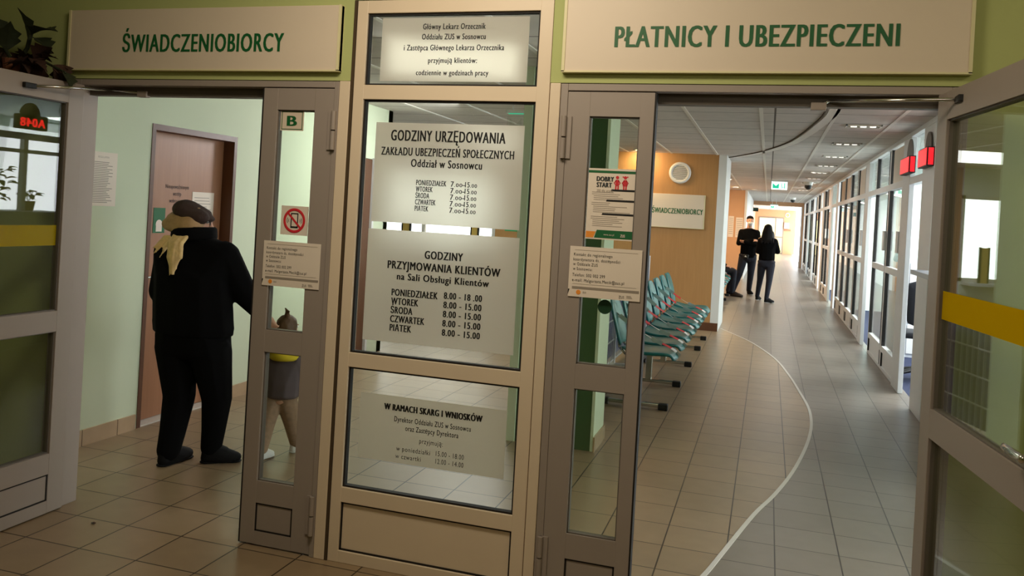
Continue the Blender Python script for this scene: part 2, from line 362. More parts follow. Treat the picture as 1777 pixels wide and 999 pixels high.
# hall back wall: oak veneer on the right, glazed counter front on the left
WY = 9.6
b = MB(); b.box(-4.15, -.65, WY, WY+.1, 0, CEIL); struct(b.build('wall_back', K['wood']))
b = MB(); b.box(-4.15, -.64, WY-.012, WY, 0, .12); struct(b.build('baseboard_back', K['dframe']))
b = MB(); b.box(-.75, -.635, WY-.002, 10.95, 0, CEIL); struct(b.build('wall_right', K['white']))
b = MB(); b.box(-9, -6.45, WY, WY+.1, 0, CEIL); b.box(-6.45, -4.15, WY, WY+.1, 0, .95); b.box(-6.45, -4.15, WY, WY+.1, 2.2, CEIL); b.box(-9.1, -9, 5, WY+.1, 0, CEIL)
struct(b.build('wall_back', K['wall_white']))
# column: dim front and lit side put in as two greens
b = MB(); b.box(-1.60, -1.07, 2.32, 2.68, 0, CEIL); struct(b.build('wall_front', K['shadegreen']))
b = MB(); b.box(-1.07, -1.05, 2.315, 2.685, 0, CEIL); struct(b.build('wall_right', K['mint']))
b = MB(); b.box(-1.05, -1.038, 2.31, 2.69, 0, .10); struct(b.build('baseboard_right', K['base']))
b = MB(); b.box(-1.66, -1.60, 2.30, 2.68, 0, CEIL); struct(b.build('trim_9', K['mint']))
# corridor
b = MB(); b.box(-1.45, -1.35, 10.9, 22.5, 0, CEIL); struct(b.build('wall_left', K['orange']))
b = MB(); b.box(-1.45, -.70, 22.5, 33, 0, CEIL); struct(b.build('wall_left', K['orange']))
b = MB(); b.box(-.70, -.64, 22.48, 33, 0, CEIL); struct(b.build('trim_10', K['white']))
b = MB(); b.box(-.95, -.72, 33, 33.5, 0, CEIL); b.box(1.25, 1.38, 33, 33.5, 0, CEIL); b.box(-.72, 1.25, 33, 33.5, 2.45, CEIL); struct(b.build('wall_back', K['orange']))
b = MB(); b.box(-.72, -.69, 32.98, 33.5, 0, 2.45); b.box(1.22, 1.25, 32.98, 33.5, 0, 2.45); struct(b.build('trim_11', K['white']))
b = MB(); b.box(-1.0, -.80, 33.5, 50, 0, CEIL); struct(b.build('wall_left', K['orange']))
b = MB(); b.box(-1.0, -.60, 50, 50.1, 0, CEIL); b.box(.85, 1.5, 50, 50.1, 0, CEIL); b.box(-.60, .85, 50, 50.1, 2.16, CEIL); struct(b.build('wall_back', K['orange']))
b = MB(); b.box(-1.0, 1.5, 52, 52.1, 0, CEIL); struct(b.build('wall_back', mat('pale_yellow_paint', (.92, .88, .66), .8)))
area('beyond_light', (.1, 51, 2.5), (.1, 51.5, 0), 1.2, .8, 40, NEUT)
b = MB(); b.box(.86, 1.24, 49.96, 50, 1.38, 1.48); struct(b.build('trim_12', K['dwood']))
# offices: back wall with a band of windows open to the sky
OX = 4.5
b = MB(); b.box(OX, OX+.1, 1, 40, 0, .85); b.box(OX, OX+.1, 1, 40, 2.45, CEIL)
for y in [1+2.4*i for i in range(17)]: b.box(OX, OX+.1, y, y+.35, .85, 2.45)
b.box(1.45, OX, .9, 1.0, 0, CEIL); b.box(1.45, OX, 40, 40.1, 0, CEIL)
for y in (9.3, 15.4, 21, 28): b.box(1.6, OX, y, y+.1, 0, CEIL)
struct(b.build('wall_right', mat('office_mint_paint', (.84, .90, .86), .8)))

# ------------------------------------------------------------------ fixed glazed panel between the doorways
w1 = empty('window_1', (-1.34, .03, 0), kind='structure')
X0, X1 = -1.781, -.888; P0, P1 = -1.731, -.944
b = MB()
b.box(X0, P0, 0, .06, 0, 2.478, .002); b.box(P1, X1, 0, .06, 0, 2.478, .002)
for z0, z1 in ((0, .052), (.266, .332), (.864, .927), (2.044, 2.107), (2.422, 2.478)): b.box(P0-.004, P1+.004, .001, .059, z0, z1, .002)
b.build('frame', K['beige'], w1)
zs = ((.332, .864), (.927, 2.044), (2.107, 2.422))
for z0, z1 in zs:
    b = MB()
    t = .008
    b.box(P0, P1, .012, .04, z0, z0+t); b.box(P0, P1, .012, .04, z1-t, z1); b.box(P0, P0+t, .012, .04, z0+t, z1-t); b.box(P1-t, P1, .012, .04, z0+t, z1-t)
    b.build('gasket', K['gasket'], w1)
    b = MB(); b.box(P0+t, P1-t, .022, .028, z0+t, z1-t); b.build('pane', K['glass'], w1)
b = MB(); t = .008
for q in ((P0, P1, .052, .052+t), (P0, P1, .266-t, .266), (P0, P0+t, .052, .266), (P1-t, P1, .052, .266)): b.box(q[0], q[1], .010, .02, q[2], q[3])
b.build('gasket', K['gasket'], w1)
b = MB(); b.box(P0, P1, .014, .04, .052, .266); b.build('bottom_panel', K['beige'], w1)

# ------------------------------------------------------------------ door frames and leaves
def door_frame(name, xl, xr, jl, jr):
    e = empty(name, ((xl+xr)/2, .03, 0), kind='structure')
    b = MB(); b.box(xl, xl+jl, -.004, .11, 0, 2.12, .002); b.build('jamb', K['alu'], e)
    b = MB(); b.box(xr-jr, xr, -.004, .11, 0, 2.12, .002); b.build('jamb', K['alu'], e)
    b = MB(); b.box(xl+jl, xr-jr, -.004, .11, 2.092, 2.12, .002); b.build('lintel', K['alu'], e)
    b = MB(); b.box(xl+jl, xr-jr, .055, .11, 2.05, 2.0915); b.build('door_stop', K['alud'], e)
    return e
door_frame('door_1', -3.345, -1.85, .075, .022)
door_frame('door_2', -.838, .655, .03, .055)
HW = .05
def leaf(name, hinge, ang, s, w, g0, g1, extras=None):
    """s=+1: leaf runs along +x from the hinge in its own frame; glass from g0 to g1 measured from the hinge"""
    e = empty(name, (0, 0, 0), kind='structure')
    L = lambda a, c: tuple(sorted((s*a, s*c)))
    b = MB(); zt, zb = 2.088, .008
    x0, x1 = L(0, g0); b.box(x0, x1, 0, HW, zb, zt, .002)
    x0, x1 = L(g1, w); b.box(x0, x1, 0, HW, zb, zt, .002)
    gx0, gx1 = L(g0, g1)
    for z0, z1 in ((zb, .068), (.197, .297), (.886, .986), (1.99, zt)): b.box(gx0-.002, gx1+.002, .001, HW-.001, z0, z1)
    b.build('frame', K['alu'], e)
    for z0, z1 in ((.297, .886), (.986, 1.99)):
        b = MB(); t = .005
        for q in ((gx0, gx1, z0, z0+t), (gx0, gx1, z1-t, z1), (gx0, gx0+t, z0, z1), (gx1-t, gx1, z0, z1)): b.box(q[0], q[1], .010, .040, q[2], q[3])
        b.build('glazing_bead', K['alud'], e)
        b = MB(); b.box(gx0+t, gx1-t, .022, .028, z0+t, z1-t); b.build('glass', K['glassd'], e)
    b = MB(); b.box(gx0, gx1, .006, .044, .068, .197); b.build('bottom_panel', K['alu'], e)
    b = MB(); t = .007
    for q in ((gx0, gx1, .068, .068+t), (gx0, gx1, .197-t, .197), (gx0, gx0+t, .068, .197), (gx1-t, gx1, .068, .197)): b.box(q[0], q[1], .003, .047, q[2], q[3])
    b.build('panel_gasket', K['gasket'], e)
    b = MB(); b.box(*L(w-.006, w+.001), -.001, HW+.001, zb, zt); b.build('edge_seal', K['gasket'], e)
    for z0 in (.10, 1.815):
        b = MB(); b.cyl((-s*.008, -.014, z0), (-s*.008, -.014, z0+.083), .011); b.cyl((-s*.008, -.014, z0+.089), (-s*.008, -.014, z0+.172), .011)
        b.box(*L(-.016, .022), -.008, .002, z0, z0+.172)
        autosmooth(b.build('hinge', K['alu'], e))
    e.location = hinge; e.rotation_euler = (0, 0, ang)
    return e
dB = leaf('door_3', (-1.872, 0, 0), 0, -1, .366, .097, .287)
dR = leaf('door_4', (-.808, 0, 0), 0, 1, .358, .094, .296)
dL = leaf('door_5', (-3.292, -.012, 0), -math.pi/2, 1, .99, .095, .895)
dG = leaf('door_6', (.603, -.012, 0), math.pi/2+.131, -1, 1.02, .10, .92)
def local(b, name, m, parent, smooth=False):
    o = b.build(name, m, None, smooth); o.parent = parent; return o
for d, s in ((dL, 1), (dG, -1)):
    b = MB(); x = sorted((s*.10, s*.905 if s > 0 else s*.92)); b.box(x[0], x[1], .019 if s > 0 else .0285, .0215 if s > 0 else .031, 1.30, 1.397); 
    o = local(b, 'marking_strip', K['yellow'], d); o['label'] = 'yellow marking strip across the glass'
# lever handle on the right-hand open leaf, on both faces
b = MB()
for yy in (-.006, HW+.006):
    q = -1 if yy < 0 else 1
    b.cyl((-.965, yy-q*.006, 1.045), (-.965, yy+q*.004, 1.045), .026, n=24); b.cyl((-.965, yy, 1.045), (-.965, yy+q*.045, 1.045), .011)
    b.hull([((-.965, yy+q*.045, 1.045), (.013, .010, .013)), ((-.89, yy+q*.047, 1.047), (.012, .008, .013))]); b.hull([((-.89, yy+q*.047, 1.047), (.012, .008, .013)), ((-.845, yy+q*.040, 1.042), (.011, .008, .013))])
o = local(b, 'handle', K['chrome'], dG, True); o['label'] = 'chrome lever handle'
# door closers: rail slot, arm, bracket on the lintel (world coordinates)
def closer(name, pts, brk, d):
    e = empty(name, brk)
    b = MB(); b.tube([Vector(p) for p in pts], .0065); b.build('arm', K['chrome'], e, True)
    b = MB(); b.box(brk[0]-.028, brk[0]+.028, brk[1]-.012, brk[1]+.02, brk[2]-.02, brk[2]+.01, .003); b.build('bracket', K['alu'], e)
    p = pts[0]; b = MB(); b.box(p[0]-.010, p[0]+.010, p[1]-.045, p[1]+.02, p[2]-.012, p[2]+.012, .003); b.build('slide', K['black'], e)
    mw = e.matrix_world.copy(); return e
cl = closer('door_closer', [(-3.232, -.335, 2.035), (-3.13, .045, 2.075), (-2.95, .055, 2.062)], (-2.95, .055, 2.062), dL)
tag(cl, 'thin metal door closer arm under the withered plant', 'door closer')
cl = closer('door_closer', [(.582, -.22, 2.045), (.19, .045, 2.07), (.155, .05, 2.055)], (.155, .05, 2.055), dG)
tag(cl, 'thin metal door closer arm over the corridor doorway, reaching the door with lever handle', 'door closer')

# ------------------------------------------------------------------ signs above the doors
def board_sign(x0, x1, z0, z1, y, text, tx0, tx1, tz, th, label, dep=.028):
    e = empty('wall_sign', ((x0+x1)/2, y, z0), label, 'sign')
    b = MB(); b.box(x0, x1, y-dep, y-.0005, z0, z1, .004); b.build('board', K['signw'], e)
    b = MB(); t = .010
    for q in ((x0, x1, z0-.003, z0+t-.006), (x0, x0+.012, z0, z1), (x1-.012, x1, z0, z1)): b.box(q[0], q[1], y-dep-.004, y-.0005, q[2], q[3])
    b.build('edging', mat('cream_edging', (.86, .83, .66), .5, var=.02), e)
    lettering([(text, tx0, tz, tx1-tx0, th)], e, K['signg'], y-dep-.0015, bold=.017)
    return e
board_sign(-3.343, -1.845, 2.163, 2.455, 0, 'ŚWIADCZENIOBIORCY', -3.012, -2.13, 2.249, .088, 'cream board lettered ŚWIADCZENIOBIORCY in green over the doorway where the woman walks')
board_sign(-.836, .654, 2.165, 2.53, 0, 'PŁATNICY I UBEZPIECZENI', -.622, .411, 2.263, .087, 'cream board lettered PŁATNICY I UBEZPIECZENI in green over the corridor doorway')
board_sign(-1.88, -.912, 1.49, 1.99, WY, 'ŚWIADCZENIOBIORCY', -1.685, -.94, 1.70, .082, 'white board lettered in green on the oak wall down the hall')

# ------------------------------------------------------------------ frosted notices on the fixed panel
NY = .0185
def film(x0, x1, z0, z1, label, m, skew=0):
    e = empty('glass_notice', ((x0+x1)/2, NY, z0), label, 'notice', None)
    b = MB(); b.prism([(x0, NY, z0), (x1, NY, z0+skew), (x1, NY, z1+skew), (x0, NY, z1)], (0, .002, 0)); b.build('sheet', m, e); return e
n1 = film(-1.666, -.994, 2.127, 2.403, 'white notice high in the top pane about the head doctor seeing clients daily', K['film'])
lettering([('Główny Lekarz Orzecznik', -1.329, 2.352, .285, .026, 'C'), ('Oddziału ZUS w Sosnowcu', -1.329, 2.308, .290, .026, 'C'),
    ('i Zastępca Głównego Lekarza Orzecznika', -1.328, 2.261, .457, .026, 'C'), ('przyjmują klientów:', -1.328, 2.207, .222, .024, 'C'),
    ('codziennie w godzinach pracy', -1.328, 2.154, .33, .024, 'C')], n1, K['letter'], NY-.0015, bold=.016)
n2 = film(-1.669, -.990, 1.510, 1.946, 'white notice headed GODZINY URZĘDOWANIA with hours 7.00-15.00', K['film'])
L2 = [('GODZINY URZĘDOWANIA', -1.332, 1.868, .522, .049, 'C'), ('ZAKŁADU UBEZPIECZEŃ SPOŁECZNYCH', -1.333, 1.804, .607, .037, 'C'), ('Oddział w Sosnowcu', -1.33, 1.756, .324, .036, 'C')]
for i, d in enumerate(('PONIEDZIAŁEK', 'WTOREK', 'ŚRODA', 'CZWARTEK', 'PIĄTEK')):
    z = 1.678-i*.0279; L2 += [(d, -1.463, z, (.139, .077, .063, .094, .062)[i], .024), ('7', -1.303, z, .013, .024), ('.00', -1.287, z, .036, .016), ('-', -1.249, z, .011, .024), ('15', -1.238, z, .02, .024), ('.00', -1.215, z, .030, .016)]
lettering(L2, n2, K['letter'], NY-.0015, bold=.016)
n3 = film(-1.679, -.985, .989, 1.478, 'white notice headed GODZINY PRZYJMOWANIA KLIENTÓW with hours 8.00-18.00', K['film'])
L3 = [('GODZINY', -1.317, 1.363, .173, .036, 'C'), ('PRZYJMOWANIA KLIENTÓW', -1.318, 1.310, .514, .036, 'C'), ('na Sali Obsługi Klientów', -1.318, 1.264, .42, .031, 'C')]
for i, d in enumerate(('PONIEDZIAŁEK', 'WTOREK', 'ŚRODA', 'CZWARTEK', 'PIĄTEK')):
    z = 1.193-i*.0385; L3.append((d, -1.549, z, (.214, .126, .101, .159, .1)[i], .031))
    z = 1.199-i*.0395; L3.append(('8.00 - 18 .00' if i == 0 else '8.00 - 15.00', -1.305, z, .17, .029))
lettering(L3, n3, K['letter'], NY-.0015, bold=.022)
n4 = film(-1.671, -.996, .470, .757, 'faint white notice headed W RAMACH SKARG I WNIOSKÓW in the low pane', K['film2'])
lettering([('W RAMACH SKARG I WNIOSKÓW', -1.328, .695, .450, .029, 'C')], n4, K['letter'], NY-.0015, bold=.035)
lettering([('Dyrektor Oddziału ZUS w Sosnowcu', -1.327, .649, .352, .024, 'C'), ('oraz Zastępcy Dyrektora', -1.327, .614, .244, .024, 'C'), ('przyjmują:', -1.327, .569, .108, .022, 'C'),
    ('w poniedziałki', -1.487, .524, .158, .021), ('w czwartki', -1.489, .491, .119, .021), ('15.00 - 18.00', -1.302, .526, .127, .022), ('12.00 - 14.00', -1.302, .493, .127, .022)], n4, K['letter'], NY-.0015, bold=.008)

# ------------------------------------------------------------------ papers on the narrow leaves
def sheet(name, x0, x1, z0, z1, y, label, cat, m=None, tilt=0):
    e = empty(name, ((x0+x1)/2, y, (z0+z1)/2), label, cat)
    b = MB(); b.box(x0, x1, y, y+.0012, z0, z1); b.build('sheet', m or K['paper'], e); return e
def contact(x0, z0, y, label):
    w, h = .292, .204; e = sheet('contact_notice', x0, x0+w, z0, z0+h, y, label, 'notice'); yy = y-.001
    lettering([('Kontakt do regionalnego', x0+.017, z0+.166, .157, .0125), ('koordynatora ds. dostępności', x0+.016, z0+.146, .190, .0125), ('w Oddziale ZUS', x0+.016, z0+.127, .10, .0125), ('w Sosnowcu:', x0+.016, z0+.108, .079, .0125),
        ('Telefon: 502 002 299', x0+.015, z0+.083, .133, .0125), ('e-mail: Malgorzata.Mecik@zus.pl', x0+.015, z0+.062, .211, .0125), ('ZUS', x0+.061, z0+.016, .014, .007), ('ZUS', x0+.208, z0+.008, .021, .011)], e, K['letter'], yy, bold=.012)
    b = MB(); b.box(x0+.016, x0+.287, y-.0008, y, z0+.032, z0+.042); b.box(x0+.02, x0+.275, y-.0008, y, z0+.189, z0+.190); b.box(x0+.016, x0+.275, y-.0008, y, z0+.052, z0+.053)
    for k in range(3): b.box(x0+.238, x0+.262-.003*k, y-.0008, y, z0+.010+.004*k, z0+.0115+.004*k)
    b.build('printed_bar', K['greyp'], e)
    b = MB(); b.cyl((x0+.043, y-.001, z0+.019), (x0+.043, y, z0+.019), .0095, n=24); b.build('printed_dot', K['orangep'], e)
    b = MB(); b.prism([(x0, y-.0008, z0+.008), (x0+.006, y-.0008, z0+.03), (x0, y-.0008, z0+.03)], (0, .0008, 0)); b.build('printed_corner', K['letter'], e)
contact(-2.187, 1.189, -.005, 'A4 contact notice taped on the narrow leaf below the no-phone sticker')
contact(-.762, 1.258, -.005, 'A4 contact notice taped on the narrow leaf below the DOBRY START poster')
e = sheet('letter_plate', -2.148, -2.029, 1.897, 1.989, .014, 'small cream plate with a green letter B on the narrow door leaf', 'sign', K['signw'])
lettering([('B', -2.0885, 1.919, .045, .048, 'C')], e, K['signg'], .0128, bold=.04)
b = MB(); t = .003
for q in ((-2.142, -2.035, 1.902, 1.902+t), (-2.142, -2.035, 1.981, 1.984), (-2.142, -2.142+t, 1.902, 1.984), (-2.038, -2.035, 1.902, 1.984)): b.box(q[0], q[1], .013, .0142, q[2], q[3])
b.build('printed_border', K['signg'], e)
e = sheet('no_phone_sticker', -2.120, -1.981, 1.424, 1.556, .018, 'square sticker with a crossed-out mobile phone in a red ring', 'sticker')
b = MB(); c = (-2.0505, .0172, 1.490); b.torus(c, .050, .006, 'y', 48, 6)
d = Vector((-1, 0, 1)).normalized(); n = Vector((1, 0, 1)).normalized()*.0045; C0 = Vector((c[0], .0168, c[2]))
b.prism([C0+d*.05+n, C0-d*.05+n, C0-d*.05-n, C0+d*.05-n], (0, .001, 0))
for v in b.bm.verts: v.co.y = .0165+(v.co.y-.0165)*.15
b.build('prohibition_ring', K['red'], e)
b = MB(); x, z = c[0], c[2]
for q in ((x-.019, x-.014, z-.034, z+.034), (x+.014, x+.019, z-.034, z+.034), (x-.019, x+.019, z+.029, z+.034), (x-.019, x+.019, z-.034, z-.026)): b.box(q[0], q[1], .0174, .018, q[2], q[3])
for sg in (-1, 1):
    for rr in (.010, .018):
        for k in range(5):
            a0, a1 = math.radians(-40+16*k), math.radians(-24+16*k)
            p0 = Vector((x+sg*(.020+rr*math.cos(a0)), .0175, z+rr*math.sin(a0))); p1 = Vector((x+sg*(.020+rr*math.cos(a1)), .0175, z+rr*math.sin(a1)))
            b.cyl(p0, p1, .0012, n=5)
b.build('phone_pictogram', K['letter'], e)
# DOBRY START poster
x0, x1, z0, z1 = -.707, -.508, 1.495, 1.781; y = .012
e = sheet('poster', x0, x1, z0, z1, y, 'A4 poster headed DOBRY START with two red child figures on a narrow door leaf', 'poster')
b = MB(); b.box(x0, x1-.002, y-.0008, y, z1-.018, z1-.008); b.build('green_band', K['greenp'], e)
b = MB(); b.prism([(x0+.036, y-.0008, z0+.006), (x1-.002, y-.0008, z0+.006), (x1-.002, y-.0008, z0+.038), (x0+.046, y-.0008, z0+.038)], (0, .0008, 0)); b.build('green_band', K['greenp'], e)
b = MB(); b.prism([(x0+.002, y-.0008, z0+.006), (x0+.032, y-.0008, z0+.006), (x0+.042, y-.0008, z0+.031), (x0+.002, y-.0008, z0+.031)], (0, .0008, 0)); b.build('orange_band', K['orangep'], e)
b = MB()
for xs, zz in ((.097, .200), (.080, .158), (.065, .103)): b.prism([(x0+xs-.003, y-.0008, z0+zz-.004), (x1-.003, y-.0008, z0+zz-.004), (x1-.003, y-.0008, z0+zz+.004), (x0+xs, y-.0008, z0+zz+.004)], (0, .0008, 0))
b.build('black_band', K['letter'], e)
lettering([('DOBRY', x0+.035, z1-.051, .068, .020), ('START', x0+.036, z1-.075, .060, .020)], e, mat('dark_grey_print', (.2, .22, .22), .6), y-.001, bold=.035)
lettering([('300 dla ucznia', x0+.037, z1-.094, .066, .011)], e, K['greyp'], y-.001, bold=0)
lettering([('www.zus.pl', x0+.075, z0+.017, .042, .008), ('ZUS', x0+.143, z0+.013, .018, .012)], e, K['paper'], y-.0018, bold=.02)
b = MB(); random.seed(3)
for blk, (zt, n) in enumerate(((.190, 5), (.148, 6), (.092, 6))):
    for k in range(n):
        zz = z0+zt-k*.0075; ind = .018 if k < 2 else .026
        b.box(x0+ind, x0+ind+random.uniform(.07, .15)*(1 if k else 1), y-.0006, y, zz-.001, zz+.001)
b.build('printed_line', K['greyp'], e)
b = MB()
for cx, girl in ((x0+.118, 0), (x0+.150, 1)):
    zt = z1-.034; yy = y-.0005
    b.cyl((cx, yy-.0004, zt), (cx, yy+.0003, zt), .0065, n=20)
    if girl:
        b.prism([(cx-.006, yy, zt-.009), (cx+.006, yy, zt-.009), (cx+.010, yy, zt-.034), (cx-.010, yy, zt-.034)], (0, .0005, 0))
        for sg in (-1, 1): b.cyl((cx+sg*.009, yy-.0004, zt+.003), (cx+sg*.009, yy+.0003, zt+.003), .0028, n=10)
    else: b.box(cx-.007, cx+.007, yy, yy+.0005, zt-.034, zt-.009)
    for sg in (-1, 1):
        b.box(cx+sg*.0045-.003, cx+sg*.0045+.003, yy, yy+.0005, zt-.053, zt-.033)
        b.prism([(cx+sg*.006, yy, zt-.010), (cx+sg*.014, yy, zt-.022), (cx+sg*.0105, yy, zt-.024), (cx+sg*.004, yy, zt-.014)], (0, .0005, 0)); b.prism([(cx+sg*.014, yy, zt-.022), (cx+sg*.008, yy, zt-.031), (cx+sg*.006, yy, zt-.029), (cx+sg*.0105, yy, zt-.021)], (0, .0005, 0))
b.build('child_pictogram', K['red'], e)
b = MB(); b.cyl((-.612, .0195, 1.224), (-.612, .0215, 1.224), .029, n=40); tag(b.build('round_sticker', mat('dark_green_sticker', (.05, .22, .12), .5)), 'round dark green dot sticker on glass beneath the contact notice and poster', 'sticker')

# ------------------------------------------------------------------ hall left wall: brown door, papers
d7 = empty('door_7', (LX, D0, 0), kind='structure')
b = MB(); b.box(LX-.15, LX+.006, D0, D0+.035, 0, 2.04); b.box(LX-.15, LX+.006, D1-.035, D1, 0, 2.04); b.box(LX-.15, LX+.006, D0+.035, D1-.035, 2.0, 2.04); b.build('frame', K['dframe'], d7)
b = MB(); b.box(LX-.13, LX-.09, D0+.035, D1-.035, .012, 2.0, .002); b.build('leaf', K['dwood'], d7)
b = MB(); b.box(LX-.15, LX-.0, D0+.035, D1-.035, 0, .010); b.build('threshold', K['floorstrip'], d7)
b = MB(); b.cyl((LX-.09, D0+.09, 1.0), (LX-.045, D0+.09, 1.0), .011); b.hull([((LX-.045, D0+.09, 1.0), .011), ((LX-.045, D0+.20, 1.0), .009)]); b.box(LX-.091, LX-.085, D0+.07, D0+.11, .9, 1.1, .003); b.build('handle', K['chrome'], d7, True)
def wallpaper(y0, y1, z0, z1, x, label, cat, name='notice', m=None):
    e = empty(name, (x, (y0+y1)/2, z0), label, cat)
    b = MB(); b.box(x, x+.0015, y0, y1, z0, z1); b.build('sheet', m or K['paper'], e); return e
def wtext(e, lines, x, m, bold=.012):
    b = MB()
    for (s, y, z, w, h, *al) in lines: text_bm(b.bm, s, y, z, w, h, org=(x, 0, 0), ux=(0, 1, 0), bold=bold, align=al[0] if al else 'L')
    return b.build('lettering', m, e)
def wlines(e, y0, y1, z0, z1, x, n, m, hdr=True):
    b = MB(); random.seed(n)
    for k in range(n):
        z = z1-(z1-z0)*(k+1)/(n+1); b.box(x, x+.0008, y0, y1-(random.random()*.3*(y1-y0)), z-.0022, z+.0022)
    return b.build('printed_line', m, e)
e = wallpaper(.795, 1.03, 1.478, 1.812, LX+.001, 'white paper sheet of small print on the green wall beside the brown door', 'notice')
wlines(e, .82, 1.0, 1.49, 1.76, LX+.0025, 24, K['greyp']); wtext(e, [('REGULAMIN', .912, 1.775, .09, .013, 'C')], LX+.003, K['greyp'])
DX = LX-.09
e = empty('door_lettering', (DX, 1.75, 1.6), 'dark stuck-on words on the brown door above the papers', 'lettering')
wtext(e, [('Nieupoważnionym', 1.735, 1.615, .25, .030, 'C'), ('wstęp', 1.735, 1.565, .09, .030, 'C'), ('wzbroniony', 1.735, 1.515, .16, .030, 'C')], DX+.0012, mat('brown_grey_print', (.32, .23, .19), .6), .01)
e = wallpaper(1.905, 2.16, 1.28, 1.60, DX+.001, 'white paper pinned on the brown door at the woman\'s face height', 'notice')
wlines(e, 1.93, 2.13, 1.36, 1.58, DX+.0025, 9, K['greyp']); wtext(e, [('POMOCY', 2.04, 1.315, .17, .028, 'C')], DX+.003, K['letter'])
e = wallpaper(1.50, 1.62, 1.30, 1.475, DX+.001, 'small green and white pictogram sign on the brown door behind her hair', 'sign', 'safety_sign', K['greenp'])
b = MB(); b.cyl((DX+.002, 1.56, 1.36), (DX+.0035, 1.56, 1.36), .033, n=20); b.box(DX+.0024, DX+.0034, 1.53, 1.59, 1.31, 1.345); b.build('pictogram', K['paper'], e)
# second brown door further along the hall wall
d8 = empty('door_8', (LX, 4.42, 0), kind='structure')
b = MB(); b.box(LX-.06, LX+.004, 4.425, 4.655, 0, 2.045, .002); b.build('leaf', K['dframe'], d8)
b = MB(); b.box(LX-.01, LX+.03, 4.658, 4.70, 0, 2.06); b.build('frame', K['white'], d8)

# ------------------------------------------------------------------ hall: counter window, vents, grid stand, signs
w2 = empty('window_2', (-5.3, WY, .95), kind='structure')
b = MB()
for x in (-6.45, -5.42, -4.21): b.box(x, x+.06, WY+.01, WY+.07, .95, 2.2)
b.box(-6.45, -4.15, WY+.01, WY+.07, .95, 1.0); b.box(-6.45, -4.15, WY+.01, WY+.07, 2.15, 2.2); b.build('frame', K['white'], w2)
b = MB(); b.box(-6.40, -4.2, WY+.035, WY+.041, 1.0, 2.15); b.build('pane', K['glass'], w2)
b = MB(); b.box(-6.5, -4.2, WY-.25, WY-.005, .90, .945, .004); tag(b.build('counter_shelf', K['pale']), 'pale counter shelf under the bright window at the back of the hall', 'shelf')
for x, wd_ in ((-5.62, .12), (-4.44, .10)):
    e = empty('yellow_post', (x, WY-.2, .945), 'dark-edged yellow panel on the hall counter, %s' % ('the wider one farther from the oak wall' if x < -5 else 'the narrower one next to the oak wall'), 'panel')
    b = MB(); b.box(x-wd_/2, x+wd_/2, WY-.16, WY-.13, .945, 1.45, .003); b.build('panel', mat('yellow_panel', (.80, .68, .35), .6), e)
    b = MB(); b.box(x-wd_/2-.02, x-wd_/2, WY-.17, WY-.12, .945, 1.46); b.box(x+wd_/2, x+wd_/2+.02, WY-.17, WY-.12, .945, 1.46); b.build('edge_strip', K['officech'], e)
def wall_vent(x, z, label):
    e = empty('wall_vent', (x, WY, z), label, 'vent'); y = WY
    b = MB(); b.torus((x, y-.012, z), .137, .026, 'y', 48, 10); b.build('ring', K['white'], e, True)
    b = MB(); b.cyl((x, y-.003, z), (x, y-.0005, z), .125, n=40); b.build('backing', K['gap'], e)
    b = MB()
    for k in range(-5, 6):
        zz = k*.021; hw = math.sqrt(.12**2-zz**2); b.box(x-hw, x+hw, y-.018, y-.004, z+zz-.006, z+zz+.006)
    b.build('slats', K['white'], e)
wall_vent(-1.305, 2.31, 'round white slatted vent above the white board on the oak wall')
wall_vent(-3.73, 2.30, 'round white vent on the oak wall glimpsed through the fixed glass panel')
e = empty('poster', (-3.83, WY, 1.3), 'green and white poster on the oak wall glimpsed through the fixed panel', 'poster')
b = MB(); b.box(-3.99, -3.70, WY-.003, WY-.0005, 1.53, 1.75); b.build('upper_sheet', K['paper'], e)
b = MB(); b.box(-3.99, -3.70, WY-.003, WY-.0005, 1.28, 1.53); b.build('lower_sheet', mat('green_poster', (.12, .62, .38), .6), e)
b = MB(); b.box(-3.90, -3.79, WY-.0045, WY-.003, 1.58, 1.70); b.build('printed_block', K['greyp'], e)
# wire grid stand with blue panel, behind the bench
e = empty('grid_stand', (-1.5, 5.6, 0), 'white wire grid stand with blue backing behind the teal bench', 'stand')
gx = -1.52; b = MB()
for k in range(56): b.cyl((gx, 3.3+k*.09, .06), (gx, 3.3+k*.09, 1.08), .005, n=6)
for z in (.06, .28, .50, .72, .94, 1.08): b.cyl((gx, 3.3, z), (gx, 3.3+55*.09, z), .008, n=6)
b.build('wire_grid', K['grid'], e)
b = MB(); b.box(gx-.03, gx-.015, 3.3, 8.25, .1, 1.0); b.build('backing_panel', K['bluefab'], e)
for yy in (3.3, 5.8, 8.25):
    b = MB(); b.box(gx-.02, gx+.02, yy-.02, yy+.02, .02, 1.1, .004); b.box(gx-.15, gx+.15, yy-.02, yy+.02, 0, .025, .004); b.build('post', K['grid'], e)
